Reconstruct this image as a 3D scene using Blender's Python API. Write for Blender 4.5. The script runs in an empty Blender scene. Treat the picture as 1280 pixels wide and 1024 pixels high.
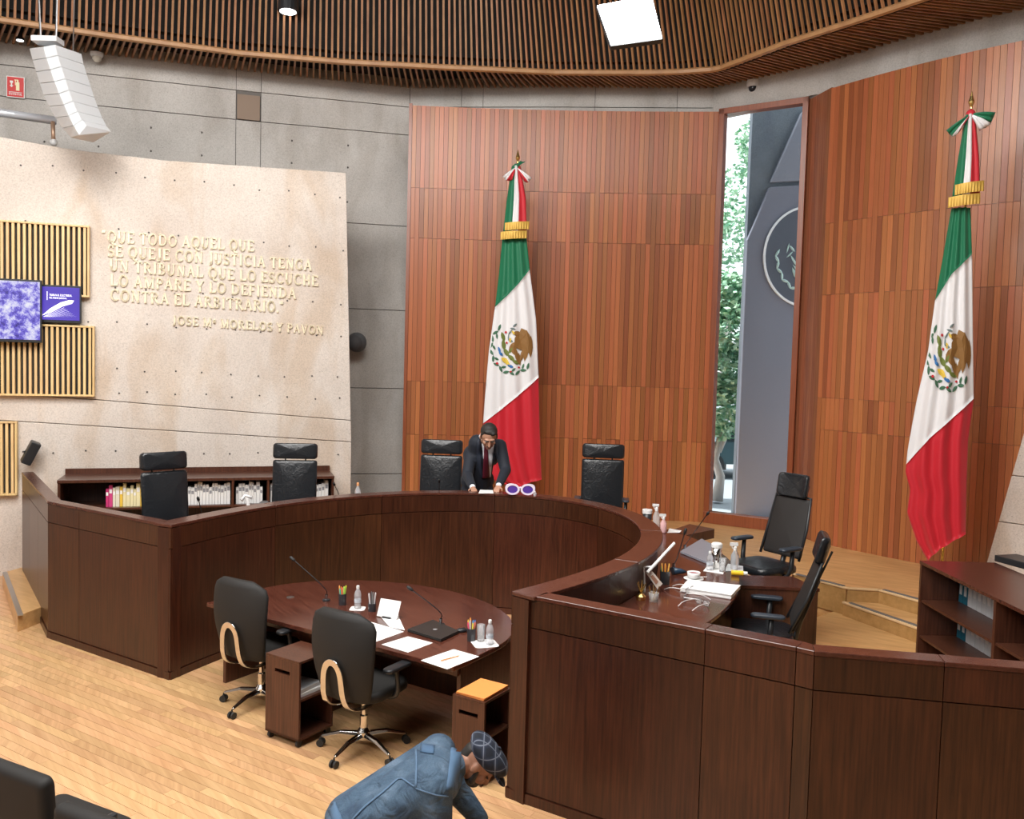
import bpy, bmesh, math, random
import numpy as np
from mathutils import Vector, Matrix
from mathutils.bvhtree import BVHTree
R = random.Random(7)
sc = bpy.context.scene
col = sc.collection
PI = math.pi

# ---------------------------------------------------------------- camera
FPX, PITCH, ROLL, CH = 1080.0, .0535, .0264, 2.92
_F = Vector((0, math.cos(PITCH), -math.sin(PITCH)))
_R0 = Vector((1, 0, 0)); _U0 = _R0.cross(_F)
_c, _s = math.cos(ROLL), math.sin(ROLL)
_R = _c*_R0 + _s*_U0; _U = -_s*_R0 + _c*_U0
CO = Vector((0, 0, CH))
cam = bpy.data.objects.new('camera', bpy.data.cameras.new('camera')); col.objects.link(cam)
cam.data.sensor_width = 36; cam.data.lens = FPX/1280*36; cam.data.clip_end = 300
cam.matrix_world = Matrix(((_R.x, _U.x, -_F.x, 0), (_R.y, _U.y, -_F.y, 0), (_R.z, _U.z, -_F.z, CH), (0, 0, 0, 1)))
sc.camera = cam
# ---------------------------------------------------------------- world, lights, exposure
w = bpy.data.worlds.new('sky'); sc.world = w; w.use_nodes = True
w.node_tree.nodes['Background'].inputs[0].default_value = (.93, .97, 1, 1)
w.node_tree.nodes['Background'].inputs[1].default_value = 2.2
sc.view_settings.view_transform = 'Standard'; sc.view_settings.look = 'None'
sc.view_settings.exposure = 0.0; sc.view_settings.gamma = 1
sc.view_settings.use_curve_mapping = False
try:
    sc.cycles.max_bounces = 7; sc.cycles.diffuse_bounces = 4; sc.cycles.glossy_bounces = 3
    sc.cycles.sample_clamp_indirect = 6
except Exception: pass
def area(name, loc, target, sx, sy, power, color=(1, 1, 1)):
    l = bpy.data.lights.new(name, 'AREA'); l.shape = 'RECTANGLE'; l.size = sx; l.size_y = sy; l.energy = power; l.color = color
    o = bpy.data.objects.new(name, l); col.objects.link(o); o.location = loc
    d = Vector(target)-Vector(loc); o.rotation_euler = d.to_track_quat('-Z', 'Y').to_euler(); return o
area('ceiling_light_bank', (-2.0, 4.6, 8.3), (-2.2, 6.5, 0), 6, 4, 1000, (1, .975, .94))
area('ceiling_light_bank', (2.6, 5.6, 8.3), (2.2, 9, 0), 4, 3, 110, (1, .975, .94))
area('hall_light', (-5.5, -.5, 7.8), (-1, 10, 2.6), 6, 3, 620, (1, .97, .95))
area('mural_light', (-4.6, 6.4, 8.0), (-4.3, 12, 3.6), 2.5, .8, 130, (1, .96, .92))
sun = bpy.data.lights.new('sun', 'SUN'); sun.energy = 9; sun.angle = .05; sun.color = (1, .97, .9)
so = bpy.data.objects.new('sun', sun); col.objects.link(so); so.rotation_euler = Vector((.12, -.06, -1.0)).to_track_quat('-Z', 'Y').to_euler()

# ---------------------------------------------------------------- placing helpers (plan axes of the curved bench)
TH = .567; MX, MY = -1.488, 6.645
UX = Vector((math.cos(TH), -math.sin(TH), 0)); VX = Vector((math.sin(TH), math.cos(TH), 0))
def W(u, v, z=0): return Vector((MX, MY, 0)) + UX*u + VX*v + Vector((0, 0, z))
def ray(x, y): return _F + _R*((x-640)/FPX) + _U*((512-y)/FPX)
def G(x, y, z): d = ray(x, y); return CO + d*((z-CH)/d.z)
def D(x, y, Y): d = ray(x, y); return CO + d*(Y/d.y)
POD, LOW = .48, .16

# ---------------------------------------------------------------- materials
MC = {}
def mat(name, c, rough=.5, metal=0, emit=None, spec=None, alpha=None, trans=0, sheen=0, coat=0):
    if name in MC: return MC[name]
    m = bpy.data.materials.new(name); m.use_nodes = True; b = m.node_tree.nodes['Principled BSDF']
    b.inputs['Base Color'].default_value = (*c, 1); b.inputs['Roughness'].default_value = rough; b.inputs['Metallic'].default_value = metal
    if spec is not None: b.inputs['Specular IOR Level'].default_value = spec
    if trans: b.inputs['Transmission Weight'].default_value = trans
    if sheen: b.inputs['Sheen Weight'].default_value = sheen
    if coat: b.inputs['Coat Weight'].default_value = coat; b.inputs['Coat Roughness'].default_value = .08
    if emit: b.inputs['Emission Color'].default_value = (*c, 1); b.inputs['Emission Strength'].default_value = emit
    MC[name] = m; return m
def NN(m, t, **kw):
    n = m.node_tree.nodes.new(t)
    for k, v in kw.items():
        if hasattr(n, k): setattr(n, k, v)
        else: n.inputs[k].default_value = v
    return n
def L(m, a, b): m.node_tree.links.new(a, b)
def ramp(m, stops, fac):
    r = m.node_tree.nodes.new('ShaderNodeValToRGB'); e = r.color_ramp.elements
    while len(e) < len(stops): e.new(.5)
    for i, (p, c) in enumerate(stops): e[i].position = p; e[i].color = (*c, 1)
    L(m, fac, r.inputs[0]); return r.outputs[0]
def mixc(m, mode, fac, a, b):
    n = m.node_tree.nodes.new('ShaderNodeMix'); n.data_type = 'RGBA'; n.blend_type = mode
    n.inputs[0].default_value = fac if not hasattr(fac, 'links') else 0
    if hasattr(fac, 'links'): L(m, fac, n.inputs[0])
    L(m, a, n.inputs[6]); L(m, b, n.inputs[7]); return n.outputs[2]
def wood(name, c1, c2, scale=(60, 60, 2.5), rough=.3, vary=0, rot=0, coat=0, bump=.04, spots=None, noise=4):
    """grain stretched along one axis of object space; vary = tone change from piece to piece"""
    if name in MC: return MC[name]
    m = mat(name, c1, rough, coat=coat); b = m.node_tree.nodes['Principled BSDF']
    tc = NN(m, 'ShaderNodeTexCoord'); mp = NN(m, 'ShaderNodeMapping'); mp.inputs['Scale'].default_value = scale
    oi = NN(m, 'ShaderNodeObjectInfo')
    src = tc.outputs['Object']
    if rot:
        vr = NN(m, 'ShaderNodeVectorRotate'); vr.rotation_type = 'Z_AXIS'; vr.inputs['Angle'].default_value = rot; L(m, src, vr.inputs[0]); src = vr.outputs[0]
    ad = NN(m, 'ShaderNodeVectorMath'); ad.operation = 'ADD'
    sc_ = NN(m, 'ShaderNodeVectorMath'); sc_.operation = 'SCALE'; sc_.inputs[0].default_value = (9.1, 13.7, 7.3); L(m, oi.outputs['Random'], sc_.inputs['Scale'])
    L(m, src, ad.inputs[0]); L(m, sc_.outputs[0], ad.inputs[1])
    L(m, ad.outputs[0], mp.inputs[0])
    nz = NN(m, 'ShaderNodeTexNoise'); nz.inputs['Scale'].default_value = 1; nz.inputs['Detail'].default_value = noise; nz.inputs['Roughness'].default_value = .62
    L(m, mp.outputs[0], nz.inputs['Vector'])
    c = ramp(m, [(.3, c1), (.72, c2)], nz.outputs[0])
    if spots:
        n2 = NN(m, 'ShaderNodeTexNoise'); n2.inputs['Scale'].default_value = 1.1; n2.inputs['Detail'].default_value = 3; L(m, ad.outputs[0], n2.inputs['Vector'])
        c = mixc(m, 'MULTIPLY', 1.0, c, ramp(m, [(.35, spots), (.65, (1, 1, 1))], n2.outputs[0]))
    if vary:
        hs = NN(m, 'ShaderNodeHueSaturation'); mr = NN(m, 'ShaderNodeMapRange'); mr.inputs['To Min'].default_value = 1-vary; mr.inputs['To Max'].default_value = 1+vary
        L(m, oi.outputs['Random'], mr.inputs[0]); L(m, mr.outputs[0], hs.inputs['Value'])
        mu = NN(m, 'ShaderNodeMath'); mu.operation = 'MULTIPLY'; mu.inputs[1].default_value = 7.77; fr = NN(m, 'ShaderNodeMath'); fr.operation = 'FRACT'
        L(m, oi.outputs['Random'], mu.inputs[0]); L(m, mu.outputs[0], fr.inputs[0])
        m2 = NN(m, 'ShaderNodeMapRange'); m2.inputs['To Min'].default_value = .493; m2.inputs['To Max'].default_value = .508
        L(m, fr.outputs[0], m2.inputs[0]); L(m, m2.outputs[0], hs.inputs['Hue']); L(m, c, hs.inputs['Color']); c = hs.outputs[0]
    L(m, c, b.inputs['Base Color'])
    bp = NN(m, 'ShaderNodeBump'); bp.inputs['Strength'].default_value = bump; bp.inputs['Distance'].default_value = .01
    L(m, nz.outputs[0], bp.inputs['Height']); L(m, bp.outputs[0], b.inputs['Normal'])
    return m
def concrete(name, c1, c2, stain, sc1=1.2):
    m = mat(name, c1, .85); b = m.node_tree.nodes['Principled BSDF']; tc = NN(m, 'ShaderNodeTexCoord')
    n1 = NN(m, 'ShaderNodeTexNoise'); n1.inputs['Scale'].default_value = sc1; n1.inputs['Detail'].default_value = 6; L(m, tc.outputs['Object'], n1.inputs['Vector'])
    c = ramp(m, [(.3, c1), (.7, c2)], n1.outputs[0])
    n2 = NN(m, 'ShaderNodeTexNoise'); n2.inputs['Scale'].default_value = 55; n2.inputs['Detail'].default_value = 4; L(m, tc.outputs['Object'], n2.inputs['Vector'])
    c = mixc(m, 'MULTIPLY', .6, c, ramp(m, [(.3, (.72, .71, .7)), (.6, (1.05, 1.05, 1.05))], n2.outputs[0]))
    mp = NN(m, 'ShaderNodeMapping'); mp.inputs['Scale'].default_value = (1.4, 1.4, .45); L(m, tc.outputs['Object'], mp.inputs[0])
    n3 = NN(m, 'ShaderNodeTexNoise'); n3.inputs['Scale'].default_value = 1.3; n3.inputs['Detail'].default_value = 5; n3.inputs['Distortion'].default_value = .6; L(m, mp.outputs[0], n3.inputs['Vector'])
    c = mixc(m, 'MULTIPLY', .8, c, ramp(m, [(.33, stain), (.5, (1, 1, 1))], n3.outputs[0]))
    vo = NN(m, 'ShaderNodeTexVoronoi'); vo.inputs['Scale'].default_value = 14; L(m, tc.outputs['Object'], vo.inputs['Vector'])
    c = mixc(m, 'MULTIPLY', 1, c, ramp(m, [(.05, (.55, .53, .5)), (.09, (1, 1, 1))], vo.outputs['Distance']))
    L(m, c, b.inputs['Base Color'])
    bp = NN(m, 'ShaderNodeBump'); bp.inputs['Strength'].default_value = .25; bp.inputs['Distance'].default_value = .01; L(m, n2.outputs[0], bp.inputs['Height']); L(m, bp.outputs[0], b.inputs['Normal'])
    return m
MAHO = wood('dark_mahogany', (.030, .0088, .0042), (.088, .0275, .0115), (55, 55, 2.2), .32, vary=.14, spots=(.72, .70, .7))
MAHOF = wood('mahogany_top', (.050, .014, .009), (.125, .040, .025), (60, 2.2, 60), .17, rot=-TH, bump=.015)
MAHORIM = wood('mahogany_rim', (.050, .014, .009), (.105, .034, .021), (25, 25, 25), .24, bump=.01)
MAHOP = wood('mahogany_cart', (.045, .015, .009), (.115, .042, .023), (55, 55, 2.2), .3)
IROKO = wood('iroko_strip', (.27, .082, .029), (.48, .165, .062), (42, 42, 1.3), .30, vary=.30, bump=.05)
IROKOD = wood('iroko_frame', (.20, .052, .02), (.32, .09, .035), (42, 42, 1.6), .3, bump=.03)
OAK = wood('oak_board', (.47, .26, .12), (.68, .42, .215), (22, 1.1, 22), .28, vary=.13, rot=TH-PI/2, bump=.03, noise=6)
OAKS = wood('oak_step', (.50, .27, .10), (.72, .44, .19), (12, 2, 12), .3, rot=TH-PI/2, bump=.02)
SLAT = wood('ceiling_slat_wood', (.26, .115, .045), (.42, .20, .085), (6, 6, 2), .5, vary=.12)
SLATD = wood('trim_wood', (.36, .18, .075), (.50, .28, .12), (6, 6, 6), .45)
PINE = wood('pale_slat_wood', (.66, .44, .19), (.84, .62, .32), (40, 40, 2.4), .45, vary=.06)
CONG = concrete('grey_concrete', (.44, .42, .395), (.58, .56, .53), (.80, .77, .74))
CONW = concrete('pale_concrete', (.60, .53, .47), (.73, .67, .61), (.86, .77, .67), 1.0)
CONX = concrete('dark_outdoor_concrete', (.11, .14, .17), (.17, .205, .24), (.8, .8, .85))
BLACK = mat('black_void', (.012, .011, .010), .9)
LEA = mat('black_leather', (.012, .014, .017), .30, coat=.1)
def _leather():
    m = LEA; b = m.node_tree.nodes['Principled BSDF']; tc = NN(m, 'ShaderNodeTexCoord'); n = NN(m, 'ShaderNodeTexNoise'); n.inputs['Scale'].default_value = 9; n.inputs['Distortion'].default_value = 2.5; n.inputs['Detail'].default_value = 4
    L(m, tc.outputs['Object'], n.inputs['Vector']); bp = NN(m, 'ShaderNodeBump'); bp.inputs['Strength'].default_value = .28; bp.inputs['Distance'].default_value = .02
    L(m, n.outputs[0], bp.inputs['Height']); L(m, bp.outputs[0], b.inputs['Normal'])
_leather()
FAB = mat('black_fabric', (.012, .011, .010), .7)
MESHB = mat('dark_mesh_fabric', (.016, .013, .012), .7)
PLA = mat('black_plastic', (.02, .022, .025), .35)
PLAB = mat('arm_pad_plastic', (.035, .045, .06), .3)
CHR = mat('chrome', (.75, .74, .72), .12, 1)
STEEL = mat('brushed_steel', (.55, .56, .58), .3, 1)
WHT = mat('white_plastic', (.82, .82, .81), .4)
SPW = mat('white_speaker_paint', (.60, .62, .64), .45)
PAP = mat('white_paper', (.88, .88, .87), .7)
RUB = mat('black_rubber', (.02, .02, .02), .6)
GLASS = mat('clear_glass', (.92, .93, .94), .05, trans=.8); GLASS.node_tree.nodes['Principled BSDF'].inputs['IOR'].default_value = 1.12
PET = mat('clear_plastic_bottle', (.9, .92, .95), .08, trans=.7); PET.node_tree.nodes['Principled BSDF'].inputs['IOR'].default_value = 1.12
WATER = mat('clear_window_glass', (.93, .97, 1), .0, trans=1); WATER.node_tree.nodes['Principled BSDF'].inputs['IOR'].default_value = 1.04
GOLD = mat('gold_fringe', (.62, .38, .07), .5, .35)
BRASS = mat('brass', (.80, .58, .22), .25, 1)
GREEN = mat('flag_green', (.0, .155, .065), .6, sheen=.15)
WHITE = mat('flag_white', (.80, .79, .80), .6, sheen=.1)
RED = mat('flag_red', (.56, .008, .022), .6, sheen=.15)
BROWN = mat('eagle_brown', (.26, .125, .03), .7)
LEAFG = mat('wreath_green', (.06, .16, .09), .7)
BLUE = mat('emblem_blue', (.03, .16, .42), .6)
YEL = mat('emblem_yellow', (.75, .52, .06), .6)
SKIN = mat('skin', (.47, .25, .165), .5)
SKIN2 = mat('tanned_skin', (.30, .145, .09), .5)
HAIR = mat('dark_hair', (.018, .015, .013), .6)
SUIT = mat('navy_suit', (.008, .012, .022), .75, sheen=.05)
SHIRT = mat('white_shirt', (.80, .82, .86), .7)
TIE = mat('burgundy_tie', (.11, .008, .022), .5)

# ---------------------------------------------------------------- mesh builder
class MB:
    def __init__(s): s.v = []; s.f = []
    def add(s, vs, fs):
        n = len(s.v); s.v += [tuple(x) for x in vs]; s.f += [tuple(i+n for i in f) for f in fs]; return s
    def box(s, c, d, rz=0, rot=None):
        hx, hy, hz = d[0]/2, d[1]/2, d[2]/2; M = rot if rot is not None else Matrix.Rotation(rz, 3, 'Z'); c = Vector(c)
        P = [c + M @ Vector((x*hx, y*hy, z*hz)) for z in (-1, 1) for x, y in ((-1, -1), (1, -1), (1, 1), (-1, 1))]
        return s.add(P, [(3, 2, 1, 0), (4, 5, 6, 7), (0, 1, 5, 4), (1, 2, 6, 5), (2, 3, 7, 6), (3, 0, 4, 7)])
    def prism(s, poly, z0, z1):
        n = len(poly); a = sum(poly[i][0]*poly[(i+1) % n][1]-poly[(i+1) % n][0]*poly[i][1] for i in range(n))
        if a < 0: poly = poly[::-1]
        P = [(p[0], p[1], z0) for p in poly]+[(p[0], p[1], z1) for p in poly]
        return s.add(P, [tuple(range(n-1, -1, -1)), tuple(range(n, 2*n))]+[(i, (i+1) % n, n+(i+1) % n, n+i) for i in range(n)])
    def loft(s, rings, cap=True, closed=True):
        n = len(rings[0]); b = len(s.v); P = [p for r in rings for p in r]; fs = []
        for k in range(len(rings)-1):
            for i in range(n if closed else n-1):
                j = (i+1) % n; fs.append((k*n+i, k*n+j, (k+1)*n+j, (k+1)*n+i))
        if cap and closed: fs.append(tuple(range(n-1, -1, -1))); fs.append(tuple((len(rings)-1)*n+i for i in range(n)))
        return s.add(P, fs)
    def tube(s, pts, r, seg=8, cap=True):
        pts = [Vector(p) for p in pts]; rs = r if isinstance(r, (list, tuple)) else [r]*len(pts); rings = []; up = None
        for i, p in enumerate(pts):
            t = (pts[min(i+1, len(pts)-1)]-pts[max(i-1, 0)]).normalized()
            if up is None: up = t.orthogonal().normalized()
            else: up = (up - t*up.dot(t)).normalized()
            w_ = t.cross(up)
            rings.append([p + up*math.cos(2*PI*k/seg)*rs[i] + w_*math.sin(2*PI*k/seg)*rs[i] for k in range(seg)])
        return s.loft(rings, cap)
    def lathe(s, prof, c=(0, 0, 0), seg=16):
        c = Vector(c); return s.loft([[c+Vector((r*math.cos(2*PI*k/seg), r*math.sin(2*PI*k/seg), z)) for k in range(seg)] for r, z in prof])
    def ell(s, c, r, rot=None, seg=14, rings=9):
        c = Vector(c); M = rot or Matrix.Identity(3); P = []
        for i in range(rings+1):
            a = PI*(i/rings) ; a = min(max(a, .02), PI-.02)
            P.append([c + M @ Vector((r[0]*math.sin(a)*math.cos(2*PI*k/seg), r[1]*math.sin(a)*math.sin(2*PI*k/seg), -r[2]*math.cos(a))) for k in range(seg)])
        return s.loft(P)
    def cap(s, a, b, ra, rb, seg=12):
        a, b = Vector(a), Vector(b); t = (b-a).normalized(); pts = [a-t*ra*.95, a-t*ra*.7, a-t*ra*.3, a, b, b+t*rb*.3, b+t*rb*.7, b+t*rb*.95]
        return s.tube(pts, [ra*.3, ra*.71, ra*.95, ra, rb, rb*.95, rb*.71, rb*.3], seg)
    def grid(s, nx, ny, fn, thick=None):
        P = [fn(i/nx, j/ny) for j in range(ny+1) for i in range(nx+1)]
        return s.add(P, [(j*(nx+1)+i, j*(nx+1)+i+1, (j+1)*(nx+1)+i+1, (j+1)*(nx+1)+i) for j in range(ny) for i in range(nx)])
    def mesh(s, name, m, off=None, smooth=False):
        me = bpy.data.meshes.new(name); v = s.v if off is None else [(p[0]-off[0], p[1]-off[1], p[2]-off[2]) for p in s.v]
        me.from_pydata(v, [], s.f); me.materials.append(m)
        if smooth: me.polygons.foreach_set('use_smooth', [True]*len(me.polygons))
        me.update(); return me
def rootof(o):
    while o.parent: o = o.parent
    return o
def obj(name, mb, m, parent=None, world=False, smooth=False, bevel=0, sub=0, solid=0, seg=2):
    """one mesh object; world=True: the vertices are world positions and the parent chain is only translated"""
    off = None
    if world and parent: off = rootof(parent).location
    if world and parent is None:
        xs = [p[0] for p in mb.v]; ys = [p[1] for p in mb.v]; off = Vector(((min(xs)+max(xs))/2, (min(ys)+max(ys))/2, min(p[2] for p in mb.v)))
    o = bpy.data.objects.new(name, mb.mesh(name, m, off, smooth)); col.objects.link(o)
    if world and parent is None: o.location = off
    if parent: o.parent = parent
    if solid: q = o.modifiers.new('s', 'SOLIDIFY'); q.thickness = solid; q.offset = 0
    if bevel: q = o.modifiers.new('b', 'BEVEL'); q.width = bevel; q.segments = seg; q.limit_method = 'ANGLE'
    if sub: q = o.modifiers.new('u', 'SUBSURF'); q.levels = sub; q.render_levels = sub
    return o
def tag(o, label=None, cat=None, group=None, kind=None):
    if label: o['label'] = label
    if cat: o['category'] = cat
    if group: o['group'] = group
    if kind: o['kind'] = kind
    return o
def thing(name, label, cat, loc=(0, 0, 0), rz=0, group=None):
    o = bpy.data.objects.new(name, None); col.objects.link(o); o.location = loc; o.rotation_euler = (0, 0, rz); o.empty_display_size = .1
    return tag(o, label, cat, group)
def setting(name, loc=(0, 0, 0)):
    o = bpy.data.objects.new(name, None); col.objects.link(o); o.location = loc; o['kind'] = 'structure'; return o
def kids(o): return [c for c in bpy.data.objects if c.parent == o]
def dup(o, loc=None, rz=None, label=None, parent=None):
    c = o.copy(); col.objects.link(c); c.parent = parent
    if loc is not None: c.location = loc
    if rz is not None: c.rotation_euler = (0, 0, rz)
    if label: c['label'] = label
    for k in kids(o): dup(k, parent=c)
    return c
def face(a, b):    # rotation that turns local +Y from point a towards b
    d = Vector(b)-Vector(a); return math.atan2(-d.x, d.y)
def bake(o):
    dg = bpy.context.evaluated_depsgraph_get(); me = bpy.data.meshes.new_from_object(o.evaluated_get(dg)); o.modifiers.clear(); o.data = me; return o
def blob(name, mb, m, parent, vox=.012, smooth=6, world=True):
    """overlapping tapered limbs fused into one continuous skin"""
    o = obj(name, mb, m, parent, world=world)
    q = o.modifiers.new('r', 'REMESH'); q.mode = 'VOXEL'; q.voxel_size = vox; q.use_smooth_shade = True
    q = o.modifiers.new('s', 'SMOOTH'); q.iterations = smooth; q.factor = .5
    return bake(o)

# ================================================================ LARGE STRUCTURE
# ---- floor: oak boards along the bench's own direction
floor = setting('floor')
mb = MB(); mb.prism([(-11, -7), (9.5, -7), (9.5, 16), (-11, 16)], -.30, -.025); obj('floor_base', mb, mat('board_gap', (.17, .09, .04), .8), floor, world=True)
BW = .078
boards = []
v = -3.6
while v < 1.6:
    u = -7.0
    while u < 4.09:
        l = min(.7+R.random()*1.3 if u > -7 else .3+R.random(), 4.1-u); c = W(u+l/2, v); boards.append((c, l, v, u)); u += l
    v += BW
def inview(c):
    d = c-CO; z = d.dot(_F)
    if z < .5: return False
    return -80 < 640+FPX*d.dot(_R)/z < 1360 and 600 < 512-FPX*d.dot(_U)/z < 1120
def hidden(u, v): return v > .15 and (u > 1.9 or u < -1.9) or (u > 2.1 and v > -.2)
near = sorted([b for b in boards if inview(b[0]) and not hidden(b[3]+b[1]/2, b[2])], key=lambda b: (b[0]-CO).length)[:298]
keys = set(id(b) for b in near); shared = {}
for c, l, v, u in near:
    k = round(l, 1)
    if k not in shared:
        q = MB(); q.box((0, 0, 0), (1, BW-.003, .025)); shared[k] = q.mesh('floor_board', OAK)
    o = bpy.data.objects.new('floor_board', shared[k]); col.objects.link(o); o.parent = floor
    o.location = (c.x, c.y, -.0125); o.rotation_euler = (0, 0, -TH); o.scale = (l-.002, 1, 1)
mb = MB()
for b in boards:
    if id(b) not in keys: mb.box((b[0].x, b[0].y, -.0125), (b[1]-.002, BW-.003, .025), -TH)
for vv_, u0, u1 in [(-3.64, -6.6, 3.2)]:
    pass
v = -12.0
while v < 12:
    if v < -3.65 or v > 1.6:
        mb.box((*W(-.5, v)[:2], -.0125), (24, BW-.003, .025), -TH)
    else:
        mb.box((*W(-10.5, v)[:2], -.0125), (7.0, BW-.003, .025), -TH); mb.box((*W(9.2, v)[:2], -.0125), (10.2, BW-.003, .025), -TH)
    v += BW
tag(obj('farther_boards', mb, OAK, floor, world=True), kind='stuff')

# ---- room shell
GW = [(-9.6, 11.9), (-7.6, 12.75), (-4.18, 13.75), (-1.8, 14.35), (.7, 14.12), (2.86, 13.98), (3.1, 13.95)]
GW2 = [(4.32, 12.78), (5.1, 11.75), (5.75, 11.0), (6.4, 10.4), (8.4, 8.3), (9.4, 7.0)]
def wallstrip(mb, pts, z0, z1, th=.3, side=1):
    for (a, b) in zip(pts[:-1], pts[1:]):
        a, b = Vector((*a, 0)), Vector((*b, 0)); n = Vector((b.y-a.y, a.x-b.x, 0)).normalized()*-th*side
        t = (b-a).normalized()*.002
        mb.prism([(a-t)[:2], (b+t)[:2], (b+n)[:2], (a+n)[:2]], z0, z1)
back = setting('wall_back')
# back wall is built of cast concrete lifts, each its own block with a recessed joint
def lerp2(pts, s):
    for a, b in zip(pts[:-1], pts[1:]):
        l = math.dist(a, b)
        if s <= l: return (a[0]+(b[0]-a[0])*s/l, a[1]+(b[1]-a[1])*s/l)
        s -= l
    return pts[-1]
lifts = [-.1, 1.03, 2.45, 3.74, 5.12, 6.60, 7.05, 8.9]
gx = [-9.6, -7.63, -4.42, -4.06, -1.8, -.95, -.6, 1.2, 2.5, 3.1]
def atx(x):
    for a, b in zip(GW[:-1], GW[1:]):
        if x <= b[0]+1e-6: t = (x-a[0])/(b[0]-a[0]); return (x, a[1]+(b[1]-a[1])*t)
    return GW[-1]
mb = MB(); wallstrip(mb, [(p[0], p[1]+.03) for p in GW], -.1, 8.9); obj('core', mb, mat('joint_grey', (.16, .15, .14), .9), back, world=True)  # darker grey core behind the blocks, visible in their joints
for xa, xb in zip(gx[:-1], gx[1:]):
    inner = [p for p in GW if xa < p[0] < xb]
    ps = [atx(xa+.006)]+inner+[atx(xb-.006)]
    for za, zb in zip(lifts[:-1], lifts[1:]):
        if xb-xa < .4 and xa < -3 and abs(za-6.60) < .01:
            continue      # the open slot high in the wall
        mb = MB(); wallstrip(mb, ps, za+.006, zb-.006, .035); obj('concrete_block', mb, CONG, back, world=True)
# tie holes of the back wall
mb = MB()
for z in (2.9, 3.35, 4.1, 4.6, 5.45, 6.0, 6.35):
    for x in (-7.0, -6.3, -5.6, -4.9, -3.6, -2.75):
        a = atx(x); mb.tube([(a[0], a[1]-.003, z), (a[0], a[1]+.02, z)], .017, 8)
tag(obj('tie_holes', mb, mat('tie_hole', (.10, .09, .085), .9), back, world=True), kind='stuff')
a, b = atx(-4.42), atx(-4.06); mb = MB(); mb.box(((a[0]+b[0])/2, a[1]+.05, 6.80), (.34, .03, .38), math.atan2(b[1]-a[1], b[0]-a[0]))
obj('slot_cover', mb, mat('brown_board', (.26, .19, .14), .7), back, world=True)
right = setting('wall_right')
for (a, b) in zip(GW2[:-1], GW2[1:]):
    mb = MB(); wallstrip(mb, [a, b], -.1, 8.9); obj('concrete_block', mb, CONG, right, world=True)
mb = MB(); wallstrip(mb, [(9.4, 7.0), (9.4, -7)], -.1, 8.9); obj('concrete_block', mb, CONG, right, world=True)
mb = MB(); wallstrip(mb, [(3.05, 13.97), (4.34, 12.76)], 6.94, 8.9, .3); obj('lintel', mb, CONG, right, world=True)
mb = MB(); wallstrip(mb, [(3.05, 13.97), (4.34, 12.76)], -.1, .5, .3); obj('sill_base', mb, CONG, right, world=True)
left = setting('wall_left'); mb = MB(); wallstrip(mb, [(-10.6, -7), (-10.6, 12.6)], -.1, 8.9, .3); wallstrip(mb, [(-10.7, 11.6), (-9.5, 11.95)], -.1, 8.9); obj('concrete_block', mb, CONG, left, world=True)
front = setting('wall_front'); mb = MB(); mb.box((-.6, -7.15, 4.4), (21, .3, 9.0)); obj('concrete_block', mb, CONG, front, world=True)
ceil = setting('ceiling'); mb = MB(); mb.box((-.5, 4, 9.05), (22, 23, .3)); obj('roof_slab', mb, BLACK, ceil, world=True)

# ---- mural slab with the quotation
SA = Vector((-6.32, 11.10, 0)); SD = Vector((.9545, .2982, 0)).normalized()
_B = D(433, 400, 12.4); SD = Vector((_B.x-SA.x, _B.y-SA.y, 0)).normalized(); SN = Vector((SD.y, -SD.x, 0))   # SN faces the room
def S(s, z, o=0.0): return SA + SD*s + SN*o + Vector((0, 0, z))
slab = setting('wall_mural', S(1, 0))
mb = MB(); q = [(-3.2, -.05), (4.235, -.05), (4.235, .9), (4.09, 5.55), (1.7, 5.50), (.6, 5.52), (-.3, 5.60), (-3.2, 5.75)]
# three pours with fine joints between them
jz = lambda s: 2.29+(2.04-2.29)*(s-.89)/3.26
def slabpiece(poly, o=0.0, name='concrete_pour'):
    mb = MB(); n = len(poly); P = [S(s, z, o) for s, z in poly]+[S(s, z, -.26) for s, z in poly]
    mb.add(P, [tuple(range(n)), tuple(range(2*n-1, n-1, -1))]+[(i, n+i, n+(i+1) % n, (i+1) % n) for i in range(n)]); return obj(name, mb, CONW, slab, world=True, bevel=.008)
gap = .008
slabpiece([(-3.2, -.05), (4.235, -.05), (4.227, 1.72), (.3, 1.98), (-3.2, 2.2)], .0)
slabpiece([(-3.2, 2.2+gap), (.3, 1.98+gap), (4.227, 1.72+gap), (4.215, 2.03), (.89, 2.29), (-3.2, 2.55)], .006)
slabpiece([(-3.2, 2.55+gap), (.89, 2.29+gap), (4.215, 2.03+gap), (4.09, 5.55), (1.7, 5.49), (.6, 5.52), (-.3, 5.60), (-3.2, 5.75)], .0)
mb = MB()
for zi, z in enumerate([5.28, 4.55, 3.78, 3.33, 2.72, 2.42, 1.62, 1.0]):
    for k in range(13):
        s = -.35+k*.365+(zi % 2)*.03+R.uniform(-.02, .02)
        if s > 4.1: continue
        z_ = z-.02*s+R.uniform(-.02, .02)
        mb.tube([S(s, z_, .0065), S(s, z_, -.01)], .012, 8)
tag(obj('tie_holes', mb, MC['tie_hole'], slab, world=True), kind='stuff')

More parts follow.
